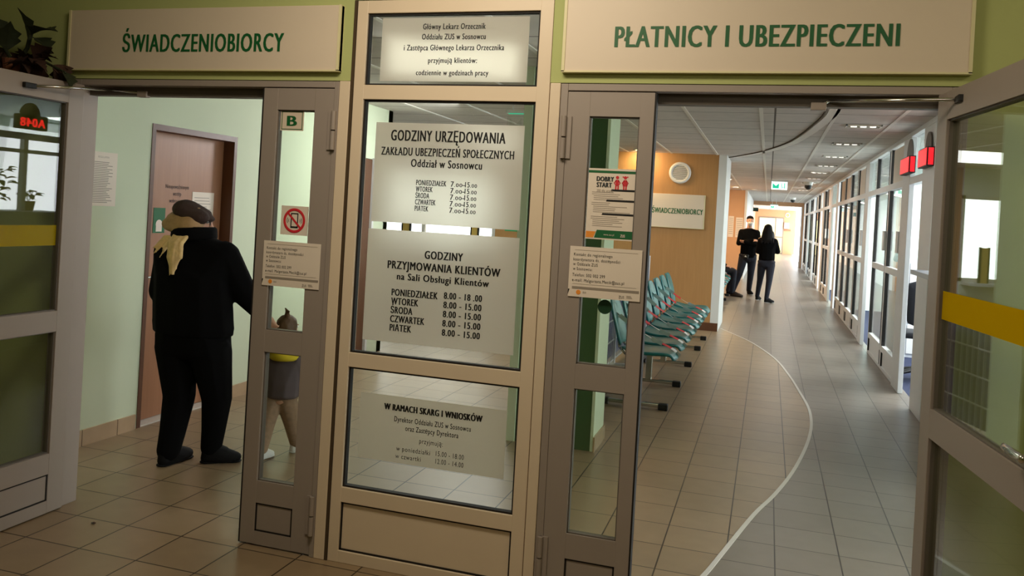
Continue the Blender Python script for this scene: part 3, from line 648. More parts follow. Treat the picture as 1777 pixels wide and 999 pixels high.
# exit signs
def exit_sign(x, y, z1, w, h, label, arrow=True, glow=True):
    e = empty('exit_sign', (x, y, z1), label, 'sign')
    b = MB(); b.box(x-w/2-.01, x+w/2+.01, y-.03, y+.03, z1-.03, z1, .004); b.build('housing', K['silver'], e)
    b = MB(); b.box(x-w/2, x+w/2, y-.008, y+.008, z1-h, z1-.03); b.build('panel', K['exitw'] if glow else K['glass'], e)
    b = MB(); yy = y-.0095; zc = z1-.03-(h-.03)/2; q = h*.30
    b.prism([(x-w*.42, yy, zc-q), (x-w*.42, yy, zc+q*.9), (x-w*.22, yy, zc-q*.1), (x-w*.02, yy, zc+q*.9), (x-w*.02, yy, zc-q)], (0, .001, 0))
    b.box(x+w*.13, x+w*.17, yy, yy+.001, zc-q, zc+q); b.box(x+w*.30, x+w*.36, yy, yy+.001, zc-q, zc+q); b.box(x+w*.21, x+w*.26, yy, yy+.001, zc-q*.8, zc-q*.2)
    b.build('pictogram', K['exit'] if glow else K['glass'], e); return e
exit_sign(.17, 16.2, CEIL, .33, .20, 'green and white exit sign hanging over the standing couple')
exit_sign(.15, 30, 2.42, .27, .14, 'smaller green exit sign on two rods before the corridor portal')
e = exit_sign(-2.25, 4.3, CEIL-.06, .30, .24, 'clear hanging exit sign with teal top edge seen through the fixed panel', glow=False)
b = MB(); b.box(-2.39, -2.11, 4.285, 4.315, CEIL-.095, CEIL-.0855); b.build('glowing_edge', K['exit'], e)
b = MB(); b.cyl((-2.35, 4.3, CEIL-.06), (-2.35, 4.3, CEIL), .006); b.cyl((-2.15, 4.3, CEIL-.06), (-2.15, 4.3, CEIL), .006); b.build('hanger', K['silver'], e)
for k in range(2):
    b = MB(); b.cyl((.08+.14*k, 30, 2.42), (.08+.14*k, 30, CEIL), .008); tag(b.build('sign_hanger', K['silver']), 'thin rod holding the smaller exit sign, the one %s the glass partition' % ('away from' if k == 0 else 'nearer'), 'rod')
# recessed ceiling lights, spots, cameras
def ceiling_light(x, y, label, group):
    e = empty('ceiling_light', (x, y, CEIL), label, 'light', group)
    b = MB(); z = CEIL
    for q in ((x-.16, x+.16, y-.10, y-.085), (x-.16, x+.16, y+.085, y+.10), (x-.16, x-.145, y-.10, y+.10), (x+.145, x+.16, y-.10, y+.10)): b.box(q[0], q[1], q[2], q[3], z-.014, z)
    b.build('frame', K['rail'], e)
    b = MB(); b.box(x-.145, x+.145, y-.085, y+.085, z-.004, z-.0005); b.build('reflector', K['chrome'], e)
    b = MB()
    for k in (-1, 0, 1): b.cyl((x+k*.085, y, z-.016), (x+k*.085, y, z-.004), .028, n=16)
    b.build('lamps', K['bulbc'], e); return e
for i, y in enumerate((5.45, 7.3, 9.2, 11.05, 12.9, 14.8, 16.7, 18.6, 20.5)):
    ceiling_light(.81, y, 'recessed three-lamp ceiling light, number %s from the corridor doorway' % ('one two three four five six seven eight nine'.split()[i]), 'recessed lights along the corridor ceiling')
ceiling_light(-3.75, 4.15, 'recessed ceiling light seen through the upper corner of the fixed panel by the hours notice', None)
for (x, y, lab) in ((-.92, 16.4, 'lit warm ceiling spot next to the white pillar edge'), (-.90, 20.3, 'lit warm ceiling spot in front of the orange wall with two notices'), (-.45, 21.5, 'lit warm ceiling spot beside the white strip that edges the orange wall'), (-1.85, 9.05, 'lit warm ceiling spot over the oak wall beside the vent')):
    e = empty('ceiling_spot', (x, y, CEIL), lab, 'light')
    b = MB(); b.torus((x, y, CEIL-.006), .075, .012, 'z', 32, 8); b.build('ring', K['white'], e, True)
    b = MB(); b.cyl((x, y, CEIL-.012), (x, y, CEIL-.001), .066, n=24); b.build('bulb', K['bulb'], e)
for (y, pw) in ((16.4, 30), (20.3, 60)):
    area('spot_light', (-.92, y, CEIL-.02), (-.92, y+.4, 0), .15, .15, pw, (1, .74, .42))
for (x, y, lab) in ((.77, 16.4, 'white dome camera on the corridor ceiling beside the nearer exit sign'), (.72, 27, 'small white dome camera far down the corridor ceiling')):
    e = empty('dome_camera', (x, y, CEIL), lab, 'camera')
    b = MB(); b.cyl((x, y, CEIL-.07), (x, y, CEIL), .085, .10, 24); b.build('housing', K['white'], e)
    b = MB(); b.ball((x, y, CEIL-.09), .075, sub=3); b.build('dome', K['black'], e, True)

# ------------------------------------------------------------------ right-hand glazed partition
PXR = 1.33
w3 = empty('window_3', (PXR, 3, 0), kind='structure')
posts = [(2.6, 3.55), (4.62, 5.2), (5.95, 6.43), (9.64, 10.08), (15.2, 15.65), (16.9, 17.45), (19.85, 20.3), (21.0, 21.45), (24.7, 25.2), (28.6, 29.1), (32.6, 33)]
bays = [(6.43, 7.58), (7.58, 8.93), (10.2, 11.37), (11.37, 12.62), (12.62, 13.78), (13.78, 15.0), (17.45, 18.75), (18.75, 19.85), (21.45, 22.7), (22.7, 24.1), (25.2, 26.4), (26.4, 27.6), (29.1, 30.3), (30.3, 31.6)]
b = MB()
b.box(PXR-.02, PXR+.06, 2.6, 33, 2.08, 2.15); b.box(PXR-.03, PXR+.06, 2.6, 33, 2.555, CEIL); b.build('rail', K['silver'], w3)
for a, c in posts:
    b = MB(); b.box(PXR-.022, PXR+.025, a, c, 0, CEIL, .004); b.build('post', K['silver'], w3)
b = MB(); b.box(1.45, 1.50, 5.2, 5.95, 0, .02); b.build('threshold', K['floorstrip'], w3)
def bay(a, c, trans_paper):
    b = MB(); g = .15
    for y0, y1 in ((a, a+.07), (c-.07, c)): b.box(PXR, PXR+.05, y0, y1, 0, 2.56)
    for z0, z1 in ((0, .035), (.20, .27), (1.125, 1.20)): b.box(PXR-.002, PXR+.05, a+.07, c-.07, z0, z1)
    b.box(PXR+.012, PXR+.04, a+.07, c-.07, .035, .20); b.build('frame', K['silver'], w3)
    b = MB()
    for z0, z1 in ((.27, 1.125), (1.20, 2.08), (2.15, 2.555), (.035, .20)):
        b.box(PXR-.003, PXR+.03, a+.06, a+.10, z0, z1); b.box(PXR-.003, PXR+.03, c-.10, c-.06, z0, z1)
    b.build('gasket', K['gasket'], w3)
    b = MB(); b.box(PXR+.018, PXR+.024, a+.07, c-.07, .27, 1.125); b.box(PXR+.018, PXR+.024, a+.07, c-.07, 1.20, 2.08); b.box(PXR+.018, PXR+.024, a+.07, c-.07, 2.15, 2.555); b.build('pane', K['glass'], w3)
for i, (a, c) in enumerate(bays): bay(a, c, i)
for y in (6.52, 7.66, 10.3, 12.72, 18.7):
    b = MB(); b.box(PXR-.03, PXR-.002, y-.06, y+.10, 1.38, 1.61, .004); b.build('lock_plate', K['silver'], w3)
# upper lights over the openings
b = MB()
for a, c in ((3.55, 4.62), (5.2, 5.95), (8.93, 9.64), (15.65, 16.9), (20.3, 21.0)): b.box(PXR+.018, PXR+.024, a, c, 2.15, 2.555)
b.build('pane', K['glass'], w3)
b = MB(); b.box(PXR-.01, PXR+.05, 3.55, 4.62, 0, 1.25); b.build('service_panel', K['silver'], w3)
b = MB(); b.box(PXR-.01, PXR+.05, 4.0, 4.06, 1.25, 2.08); b.box(PXR-.01, PXR+.05, 3.55, 4.62, 1.93, 1.97); b.build('service_mullion', K['silver'], w3)
b = MB(); b.box(PXR-.16, PXR+.35, 3.56, 4.61, 1.25, 1.29, .004); struct(b.build('trim_13', K['pale']))
# white sheets in the upper lights
for i, (y0, y1) in enumerate(((6.56, 7.40), (10.32, 11.2), (12.8, 13.6), (14.0, 14.8), (17.6, 18.6), (22.85, 23.9))):
    b = MB(); b.box(PXR+.010, PXR+.013, y0, y1, 2.16, 2.54)
    tag(b.build('paper_sheet', K['paper']), 'white sheet filling an upper light of the glass partition, %s from the corridor doorway' % ('first', 'second', 'third', 'fourth', 'fifth', 'sixth')[i], 'paper', 'white sheets in the upper lights')
# led number displays hung in the upper lights
def led(y0, y1, z0, z1, text, label):
    x = PXR-.05; e = empty('number_display', (x, (y0+y1)/2, z0), label, 'display')
    b = MB(); b.box(x-.03, x+.03, y0, y1, z0, z1, .004); b.build('housing', K['black'], e)
    if text:
        b = MB(); text_bm(b.bm, text, 0, 0, (y1-y0)*.80, (z1-z0)*.62, org=(x-.0315, y1-(y1-y0)*.1, z0+(z1-z0)*.19), ux=(0, -1, 0), bold=.03); b.build('digits', K['led'], e)
    else:
        b = MB(); b.box(x-.034, x-.0305, y0+.01, y1-.01, z0+.01, z1-.01); b.box(x-.02, x+.02, y0-.004, y0-.0005, z0+.01, z1-.01); b.build('lit_panel', K['ledp'], e)
    yc = (y0+y1)/2; r = (y1-y0)*.33
    pts = [(x+.01, yc+r*math.cos(t), z1+r*math.sin(t)) for t in [math.pi*i/16 for i in range(17)]]
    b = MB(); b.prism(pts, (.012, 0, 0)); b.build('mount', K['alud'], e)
led(3.83, 4.24, 2.19, 2.35, 'A048', 'black number display with red digits A048 mirrored in the open door glass')
led(4.64, 5.09, 2.18, 2.345, None, 'glowing red display hanging at the partition next to the lever-handle door')
led(5.62, 6.18, 2.18, 2.345, None, 'glowing red display second along the glass partition')
# office behind the partition
e = empty('office_chair', (1.63, 6.95, 0), 'dark office chair standing behind the open bay of the glass partition', 'chair')
b = MB(); b.hull([((1.46, 6.75, .50), (.05, .05, .035)), ((1.80, 6.75, .50), (.05, .05, .035)), ((1.46, 7.15, .50), (.05, .05, .035)), ((1.80, 7.15, .50), (.05, .05, .035))]); b.build('seat', K['officech'], e, True)
b = MB(); b.hull([((1.63, 6.70, .66), (.17, .04, .06)), ((1.63, 6.64, 1.02), (.20, .05, .09))]); b.hull([((1.63, 6.72, .60), (.03, .02, .03)), ((1.63, 6.88, .48), (.03, .03, .03))]); b.build('backrest', K['officech'], e, True)
b = MB(); b.cyl((1.63, 6.95, .10), (1.63, 6.95, .47), .028); b.build('column', K['black'], e)
for k in range(5):
    t = 2*math.pi*k/5; p = (1.63+.26*math.cos(t), 6.95+.26*math.sin(t), .075)
    b = MB(); b.hull([((1.63, 6.95, .12), .03), (p, .02)]); b.cyl((p[0], p[1]-.015, .03), (p[0], p[1]+.015, .03), .03); b.build('leg', K['black'], e)
e = empty('office_desk', (2.9, 7.3, 0), 'pale office desk with drawers behind the dark office chair', 'desk')
b = MB(); b.box(2.5, 4.2, 7.4, 8.2, .72, .75, .004); b.build('desktop', K['pale'], e)
b = MB(); b.box(2.55, 3.0, 7.45, 8.15, .0, .719, .004); b.build('pedestal', K['pale'], e)
for z in (.08, .30, .52):
    b = MB(); b.box(2.56, 2.99, 7.435, 7.4495, z, z+.19, .002); b.build('drawer', K['white'], e)
b = MB(); b.box(4.12, 4.16, 7.45, 8.15, 0, .719); b.build('side_panel', K['pale'], e)
e = empty('filing_cabinet', (2.5, 8.9, 0), 'white low cabinet against the green office wall behind the desk', 'cabinet')
b = MB(); b.box(1.75, 3.4, 8.75, 9.25, 0, 1.25, .004); b.build('body', K['pale'], e)
for k in range(3):
    b = MB(); b.box(1.77, 3.38, 8.735, 8.7495, .05+.4*k, .42+.4*k, .003); d = b.build('drawer', K['white'], e)
def plant(name, c, n, spread, h, label, m, group=None, size=.07, jag=False):
    e = empty(name, c, label, 'plant', group)
    b = MB(); x, y, z = c; b.cyl((x, y, z), (x, y, z+.11), .055, .075, 20); b.build('pot', K['clay'], e)
    for k in range(n):
        a = random.uniform(0, 6.28); rr = spread*math.sqrt(random.random()); p = Vector((x+rr*math.cos(a), y+rr*math.sin(a), z+.12+h*random.random()))
        b = MB(); leaf_shape(b, p, Vector((math.cos(a), math.sin(a), random.uniform(-.3, .7))), size*random.uniform(.7, 1.3), jag); b.build('leaf', m, e)
    b = MB()
    for k in range(5): b.tube([Vector((x, y, z+.1)), Vector((x+random.uniform(-.4, .4)*spread, y+random.uniform(-.4, .4)*spread, z+.12+h*.5)), Vector((x+random.uniform(-.7, .7)*spread, y+random.uniform(-.7, .7)*spread, z+.12+h))], .004, 6)
    b.build('stem', m, e); return e
def leaf_shape(b, p, d, L, jag=False):
    d = d.normalized(); s = d.cross(Vector((random.uniform(-.4, .4), random.uniform(-.4, .4), 1))).normalized(); n = s.cross(d).normalized()
    prof = [(0, .03), (.2, .26), (.35, .42), (.45, .30), (.6, .40), (.75, .16), (1, .01)] if jag else [(0, .04), (.25, .26), (.5, .32), (.75, .20), (1, .01)]
    rows = []
    for t, w in prof:
        c = p+d*(L*t)-n*(L*.35*t*t); rows.append((c-s*(w*L)+n*(w*L*.35), c, c+s*(w*L)+n*(w*L*.35)))
    V = [[b.bm.verts.new(q) for q in r] for r in rows]; U = [[b.bm.verts.new(q-n*.0015) for q in r] for r in rows]
    for A, B in zip(V, V[1:]):
        b.bm.faces.new((A[0], A[1], B[1], B[0])); b.bm.faces.new((A[1], A[2], B[2], B[1]))
    for A, B in zip(U, U[1:]):
        b.bm.faces.new((A[0], B[0], B[1], A[1])); b.bm.faces.new((A[1], B[1], B[2], A[2]))
random.seed(11)
plant('potted_plant', (1.45, 3.74, 1.29), 64, .17, .34, 'bushy potted plant on the service sill mirrored in an open door', K['leafdark'], size=.09)
plant('potted_plant', (1.45, 4.22, 1.29), 12, .08, .10, 'low potted plant on the service sill beside the bushy one', K['leafdark'], size=.09)

# ------------------------------------------------------------------ wall plant above the left door
SX = -3.36
b = MB(); b.box(-3.95, -3.42, -.24, -.0005, 2.09, 2.105, .003); tag(b.build('wall_shelf', K['dframe']), 'narrow shelf on the green wall carrying the withered plant', 'shelf')
random.seed(21)
e = empty('withered_plant', (-3.55, -.13, 2.105), 'withered plant with brown and dark green leaves on the shelf beside the cream board', 'plant')
b = MB(); b.cyl((-3.55, -.13, 2.105), (-3.55, -.13, 2.19), .055, .07, 20); b.build('pot', K['clay'], e)
for k in range(46):
    x = random.uniform(-3.85, -3.32); t = (x+3.32)/-.5; z = 2.14+random.random()*(.05+.12*min(1, t)); yy = random.uniform(-.22, -.05)
    b = MB(); leaf_shape(b, Vector((x, yy, z)), Vector((random.uniform(-.6, 1), random.uniform(-.4, .2), random.uniform(-.8, .5))), random.uniform(.08, .13), True); b.build('leaf', K['leafbrown'], e)
for (x, z, dx, dz, L) in ((-3.50, 2.30, .1, 1, .14), (-3.47, 2.32, .9, .35, .16), (-3.46, 2.30, .9, -.2, .14), (-3.68, 2.28, -.2, 1, .17), (-3.63, 2.24, .2, .9, .15), (-3.28, 2.14, .9, -.5, .12)):
    b = MB(); leaf_shape(b, Vector((x, -.12, z)), Vector((dx, -.15, dz)), L, True); b.build('leaf', K['leafdark'], e)
b = MB(); b.tube([Vector((-3.55, -.13, 2.17)), Vector((-3.50, -.12, 2.25)), Vector((-3.48, -.12, 2.33))], .010); b.tube([Vector((-3.57, -.13, 2.17)), Vector((-3.64, -.12, 2.25)), Vector((-3.67, -.12, 2.30))], .008); b.tube([Vector((-3.53, -.13, 2.17)), Vector((-3.40, -.13, 2.19)), Vector((-3.25, -.13, 2.13))], .006)
b.build('stem', K['leafdark'], e)
b = MB(); leaf_shape(b, Vector((-2.98, -.10, .004)), Vector((1, .2, 0)), .03, True)
tag(b.build('fallen_leaf', K['leafbrown']), 'tiny dry brown leaf on the floor by the open door under the withered plant', 'leaf')

# ------------------------------------------------------------------ waiting benches
def bench(name, ys, legs, xt, label, m, grp=None):
    e = empty(name, (xt-.3, ys[0], 0), label, 'bench', grp)
    ya, yb = ys[0]-.28, ys[-1]+.28
    b = MB(); b.box(xt-.36, xt-.30, ya, yb, .33, .39, .004); b.build('beam', K['black'], e)
    for y in ys:
        # seat shell: lofted, curved front edge
        b = MB(); prof = [(-.46, .470), (-.38, .440), (-.26, .428), (-.14, .435), (-.05, .438), (-.012, .425), (0, .395)]
        rows = []
        for q, z in prof:
            row = []
            for t in (-1, -.9, -.5, 0, .5, .9, 1):
                hw = .235 if q > -.44 else .215
                if q > -.02: hw *= .86
                row.append(b.bm.verts.new((xt+q-(.02*t*t if q > -.03 else 0), y+t*hw, z-.018*(1-t*t)*(1 if q < -.1 else .4)+(.012 if abs(t) > .95 else 0))))
            rows.append(row)
        for A, B in zip(rows, rows[1:]):
            for i in range(6): b.bm.faces.new((A[i], A[i+1], B[i+1], B[i]))
        o = b.build('seat', m, e, True); sd = o.modifiers.new('s', 'SOLIDIFY'); sd.thickness = .028; sd.offset = -1
        sb = o.modifiers.new('b', 'SUBSURF'); sb.levels = 1; sb.render_levels = 2
        b = MB(); rows = []
        for h, dx, hw in ((.0, 0, .15), (.04, -.008, .19), (.12, -.025, .222), (.24, -.055, .232), (.33, -.085, .218), (.38, -.105, .17), (.40, -.115, .10)):
            rows.append([b.bm.verts.new((xt-.47+dx+.022*t*t, y+t*hw, .485+h)) for t in (-1, -.6, -.2, .2, .6, 1)])
        for A, B in zip(rows, rows[1:]):
            for i in range(5): b.bm.faces.new((A[i], A[i+1], B[i+1], B[i]))
        o = b.build('backrest', m, e, True); sd = o.modifiers.new('s', 'SOLIDIFY'); sd.thickness = .03; sd.offset = 1
        sb = o.modifiers.new('b', 'SUBSURF'); sb.levels = 1; sb.render_levels = 2
        b = MB()
        for s in (-.13, .13): b.tube([Vector((xt-.36, y+s, .38)), Vector((xt-.43, y+s, .42)), Vector((xt-.478, y+s, .47)), Vector((xt-.51, y+s, .62))], .011)
        b.build('back_bracket', K['chrome'], e, True)
    for y in legs:
        b = MB(); b.box(xt-.36, xt-.30, y-.035, y+.035, .045, .34, .004); b.box(xt-.56, xt-.06, y-.022, y+.022, .02, .05, .006); o = b.build('leg', K['chrome'], e)
        
        for q in (-.10, -.60):
            b2 = MB(); b2.box(xt+q, xt+q+.08, y-.03, y+.03, 0, .055, .008); b2.build('foot_cap', K['black'], e)
    return e
YS = [4.15+.60*k for k in range(8)]
bench('waiting_bench', YS, [3.87, 4.97, 6.2, 7.5, 8.5], -.70, 'teal waiting bench of eight linked seats beside the oak wall', K['tealA'])
YS2 = [12.2+.60*k for k in range(8)]
bench('waiting_bench', YS2, [12.6, 13.8, 15.0, 16.2], -.74, 'farther teal waiting bench behind the white pillar edge where someone sits', K['tealA'])
def tape(pts, label, w=.042):
    """one strand of red and white barrier tape: white ribbon with red bands as a part"""
    P = crom(pts, 8); e = empty('barrier_tape', P[0], label, 'tape', 'barrier tape over the teal benches')
    for k in range(0, len(P)-1, 4):      # bands of four segments, white, white, red
        b = MB()
        for i in range(k, min(k+4, len(P)-1)):
            a, c = P[i], P[i+1]; d = (c-a).normalized(); tw = .9*math.sin((i//4)*2.0); s = (d.cross(Vector((.2, .3, 1)))).normalized(); n = s.cross(d); s = (s*math.cos(tw)+n*math.sin(tw))*w
            b.ribbon([a, c], [s, s], (0, 0, .0015))
        bmesh.ops.remove_doubles(b.bm, verts=list(b.bm.verts), dist=.0004)
        red = (k//4) % 3 == 2; b.build('red_band' if red else 'white_band', K['taper'] if red else K['tapew'], e)
for i, y in enumerate(YS[:7]):
    tape([(-1.30, y-.05, .80+.03*(i % 2)), (-1.12, y+.02, .66), (-.93, y+.06, .545), (-.75, y+.05, .475), (-.672, y+.02, .42)], 'red and white tape strand across the bench seat, %s from the corridor doorway' % 'first second third fourth fifth sixth seventh'.split()[i])
for i, y in enumerate((12.5, 13.5, 14.5, 15.5)):
    tape([(-1.30, y-.15, .86), (-1.10, y, .70), (-.90, y+.1, .58), (-.72, y+.15, .46)], 'red and white tape strand on the farther bench, %s along it' % 'first second third fourth'.split()[i])

# ------------------------------------------------------------------ far end of the corridor
d9 = empty('door_9', (.1, 50, 0), kind='structure')
b = MB()
for x in (-.60, .34, .78): b.box(x, x+.07, 49.97, 50.08, 0, 2.16)
for z in (0, .95, 2.09): b.box(-.53, .78, 49.98, 50.07, z, z+.08)
b.build('frame', mat('bronze_frame', (.55, .50, .44), .5), d9)
b = MB(); b.box(-.53, .78, 50.0, 50.006, .08, 2.09); b.build('glass', K['glass'], d9)
e = empty('wall_clock', (1.02, 50, 2.32), 'round white clock on the end wall of the corridor', 'clock')
b = MB(); b.torus((1.02, 49.97, 2.32), .115, .02, 'y', 32, 8); b.build('rim', K['white'], e, True)
b = MB(); b.cyl((1.02, 49.97, 2.32), (1.02, 49.999, 2.32), .11, n=32); b.build('face', mat('clock_face', (.75, .62, .45), .6), e)
e = empty('wall_box', (1.0, 50, 1.55), 'white box with red edge on the end wall under the clock', 'box')
b = MB(); b.box(.86, 1.14, 49.90, 49.999, 1.52, 1.86, .006); b.build('case', K['white'], e)
b = MB(); b.box(.83, .86, 49.89, 49.999, 1.50, 1.88); b.build('edge', K['clay'], e)
for i, (x0, x1, z0, z1) in enumerate(((-1.13, -.98, 1.22, 1.83), (-.92, -.72, 1.22, 1.80))):
    e = empty('notice', ((x0+x1)/2, 22.5, z0), 'white notice on the orange wall, the one %s the standing man' % ('farther from', 'nearer to')[i], 'notice')
    b = MB(); b.box(x0, x1, 22.49, 22.4995, z0, z1); b.build('sheet', K['paper'], e)
    b = MB()
    for k in range(9): b.box(x0+.02, x1-.02, 22.486, 22.49, z1-.07-k*.055, z1-.06-k*.055)
    b.build('printed_line', K['greyp'], e)
b = MB(); b.box(-.64, -.44, 32.9, 32.96, 2.17, 2.32, .004); tag(b.build('direction_sign', mat('dark_green_sign', (.08, .22, .14), .5)), 'small dark green sign hanging at the corridor portal behind the standing man', 'sign')
b = MB(); b.cyl((-.54, 32.93, 2.32), (-.54, 32.93, 2.449), .01); tag(b.build('sign_hanger', K['silver']), 'thin rod holding the dark green sign', 'rod')

# ------------------------------------------------------------------ people
def V(*a): return Vector(a)
def hand(b, w, d, n, s, k=1.0, curl=.5):
    """palm, four unequal fingers with a knuckle bend, and a thumb leaving the side of the palm"""
    d = d.normalized(); n = (n-d*n.dot(d)).normalized(); t = d.cross(n)*s
    b.hull([(w, .021*k), (w+d*.03*k+t*.026*k, .012*k), (w+d*.03*k-t*.026*k, .012*k), (w+d*.085*k+t*.031*k, .010*k), (w+d*.085*k-t*.031*k, .010*k)], 1)
    for o, L in ((.031, .062), (.011, .072), (-.010, .068), (-.030, .052)):
        p = w+d*.083*k+t*o*k; a1 = curl*.7; a2 = curl*1.7
        q = p+(d*math.cos(a1)+n*math.sin(a1))*L*.52*k; r = q+(d*math.cos(a2)+n*math.sin(a2))*L*.52*k
        b.hull([(p, .0095*k), (q, .0085*k)], 1); b.hull([(q, .0085*k), (r, .007*k)], 1)
    p = w+d*.03*k+t*.026*k; q = p+(d*.55+t*.7+n*.25).normalized()*.036*k; r = q+(d*.85+t*.25+n*.45).normalized()*.030*k
    b.hull([(p, .012*k), (q, .0105*k)], 1); b.hull([(q, .0105*k), (r, .008*k)], 1)
def limb(b, *pr):
    for (p, r), (q, s) in zip(pr, pr[1:]): b.hull([(p, r), (q, s)])
def facerot(d): return Matrix((d.cross(V(0, 0, 1)).normalized(), d.normalized(), V(0, 0, 1))).transposed()
def head(b, c, d, k=1.0, tilt=0):
    d = d.normalized(); R = facerot(d); P = lambda x, y, z: c+R@V(x*k, y*k, z*k)
    b.hull([(P(0, -.018, .030), (.076*k, .092*k, .083*k), R), (P(0, .03, -.015), (.066*k, .060*k, .075*k), R)])
    b.hull([(P(0, .040, -.055), (.052*k, .045*k, .040*k), R), (P(0, .058, -.098), (.024*k, .022*k, .017*k), R), (P(0, -.01, -.03), (.062*k, .05*k, .05*k), R)])
    b.hull([(P(0, .094, .018), .009*k), (P(0, .112, -.024), (.012*k, .010*k, .009*k), R), (P(0, .092, -.03), (.017*k, .010*k, .009*k), R)], 1)
    b.hull([(P(-.035, .085, .028), (.020*k, .008*k, .007*k), R), (P(.035, .085, .028), (.020*k, .008*k, .007*k), R)], 1)
    b.hull([(P(-.018, .083, -.062), (.010*k, .008*k, .006*k), R), (P(.018, .083, -.062), (.010*k, .008*k, .006*k), R)], 1)
    for s in (-1, 1): b.hull([(P(s*.077, -.008, .012), (.009*k, .017*k, .022*k), R), (P(s*.075, .0, -.020), (.007*k, .010*k, .012*k), R)], 1)
    return P, R
def face_parts(e, P, R, k, dark=True):
    for s in (-1, 1):
        b = MB(); b.ball(P(s*.031, .079, .012), (.013*k, .011*k, .009*k), R); o = b.build('eye', K['white'], e, True)
        b = MB(); b.ball(P(s*.031, .0865, .012), (.006*k, .006*k, .006*k), R, 1); b.build('pupil', K['letter'], o, True)
    b = MB(); b.ball(P(0, .089, -.062), (.024*k, .006*k, .006*k), R); b.build('mouth', mat('lips', (.66, .38, .35), .5), e, True)
def shoe(name, heel, toe, m, e, k=1.0, sole=None):
    h, t = Vector(heel), Vector(toe); d = (t-h).normalized(); s = d.cross(V(0, 0, 1))
    b = MB(); z = .028*k
    b.hull([(V(h.x, h.y, z), .030*k), (V(t.x, t.y, z), (.034*k, .034*k, .026*k)), (V(h.x, h.y, z+.055*k)+d*.01*k, .034*k), (V(h.x, h.y, z)+d*.10*k+s*.012*k, .036*k)])
    b.hull([(V(h.x, h.y, .085*k)+d*.01*k, .036*k), (V(h.x, h.y, .05*k)+d*.09*k, .036*k)])
    for v in b.bm.verts: v.co.z = max(v.co.z, .004)
    o = b.build(name, m, e, True)
    b = MB(); b.hull([(V(h.x, h.y, .008), (.034*k, .034*k, .008)), (V(t.x, t.y, .008), (.037*k, .037*k, .008))])
    for v in b.bm.verts: v.co.z = max(v.co.z, 0)
    b.build('sole', sole or m, o, True); return o
def body_fill(J, k=1.0):
    def f(b):
        head(b, J['head'], J['face'], k)
        b.hull([(J['head']+V(0, 0, -.06*k)-J['face'].normalized()*.015, .055*k), (J['neck'], .06*k)])
        sl, sr, hl, hr = J['sl'], J['sr'], J['hl'], J['hr']
        mid = (sl+sr+hl+hr)/4
        b.hull([(J['neck']-V(0, 0, .03), .06*k), (sl, .055*k), (sr, .055*k), (mid+V(0, 0, .06*k), (.13*k, .085*k, .10*k))])
        b.hull([(mid+V(0, 0, .06*k), (.125*k, .085*k, .10*k)), ((hl+hr)/2+V(0, 0, .06*k), (.125*k, .085*k, .07*k)), (hl, .085*k), (hr, .085*k)])
        for s, e, w in (('sl', 'el', 'wl'), ('sr', 'er', 'wr')): limb(b, (J[s], .050*k), (J[e], .038*k)), limb(b, (J[e], .038*k), (J[w], .024*k))
        for h, n, a, t in (('hl', 'kl', 'al', 'tl'), ('hr', 'kr', 'ar', 'tr')):
            limb(b, (J[h], .080*k), (J[n], .050*k)); q = J[n].lerp(J[a], .3); limb(b, (J[n], .048*k), (q, .05*k), (J[a], .034*k))
            b.hull([(J[a]-V(0, 0, .03*k), .028*k), (J[t]+V(0, 0, .03*k), .022*k)])
        for w, d, n, s, c in J['hands']: hand(b, J[w], d, n, s, J.get('hk', k), c)
    return f

# --- woman in the black coat walking through the left doorway
e = empty('person', (-3.2, .86, 0), 'woman in black coat and brown hat with blond ponytail walking past the brown door', 'person')
J = dict(head=V(-3.225, .87, 1.415), face=V(.86, .5, -.05), neck=V(-3.21, .87, 1.30), sl=V(-3.36, .86, 1.25), sr=V(-3.05, .89, 1.25), el=V(-3.44, .86, 1.0), wl=V(-3.37, 1.0, .80), er=V(-2.93, .95, 1.03), wr=V(-2.815, 1.04, .885),
    hl=V(-3.29, .87, .75), hr=V(-3.10, .88, .75), kl=V(-3.245, .85, .38), kr=V(-3.035, .91, .40), al=V(-3.262, .80, .085), ar=V(-3.082, .95, .09), tl=V(-3.25, .96, .0), tr=V(-2.97, 1.03, 0),
    hands=[('wl', V(.3, .5, -.6), V(1, 0, 0), 1, .5), ('wr', V(.22, .42, -.75), V(-.3, .8, .2), -1, .75)], hk=.9)
k = .93
blob('body', body_fill(J, k), .006, K['skin'], e, 3)
P, R = head(MB(), J['head'], J['face'], k); face_parts(e, P, R, k)
def coat(b):
    b.hull([(V(-3.395, .86, 1.245), (.075, .09, .06)), (V(-3.02, .885, 1.245), (.07, .09, .06)), (V(-3.21, .86, 1.325), (.10, .085, .04)), (V(-3.21, .85, 1.08), (.245, .155, .08))])
    b.hull([(V(-3.21, .85, 1.10), (.245, .158, .08)), (V(-3.20, .86, .93), (.258, .165, .08)), (V(-3.195, .87, .80), (.262, .168, .04))])
    b.hull([(V(-3.20, .87, .83), (.262, .168, .04)), (V(-3.195, .87, .765), (.258, .166, .018))])
    limb(b, (V(-3.38, .86, 1.235), .085), (V(-3.425, .86, 1.0), .075), (V(-3.385, .97, .825), .056))
    limb(b, (V(-3.02, .89, 1.235), .088), (V(-2.925, .95, 1.03), .078), (V(-2.835, 1.025, .905), .058))
c_ = blob('coat', coat, .011, K['coat'], e, 4)
def collar(b):
    n = 22
    for i in range(n):
        a, c = 2*math.pi*i/n, 2*math.pi*(i+1)/n
        p = lambda t: V(-3.215+.108*math.cos(t), .86+.118*math.sin(t), 1.35+.010*math.cos(t))
        b.hull([(p(a)-V(0, 0, .02), .024), (p(a)+V(0, 0, .02), .020), (p(c)-V(0, 0, .02), .024), (p(c)+V(0, 0, .02), .020)], 1)
blob('collar', collar, .009, K['coat'], c_, 2)
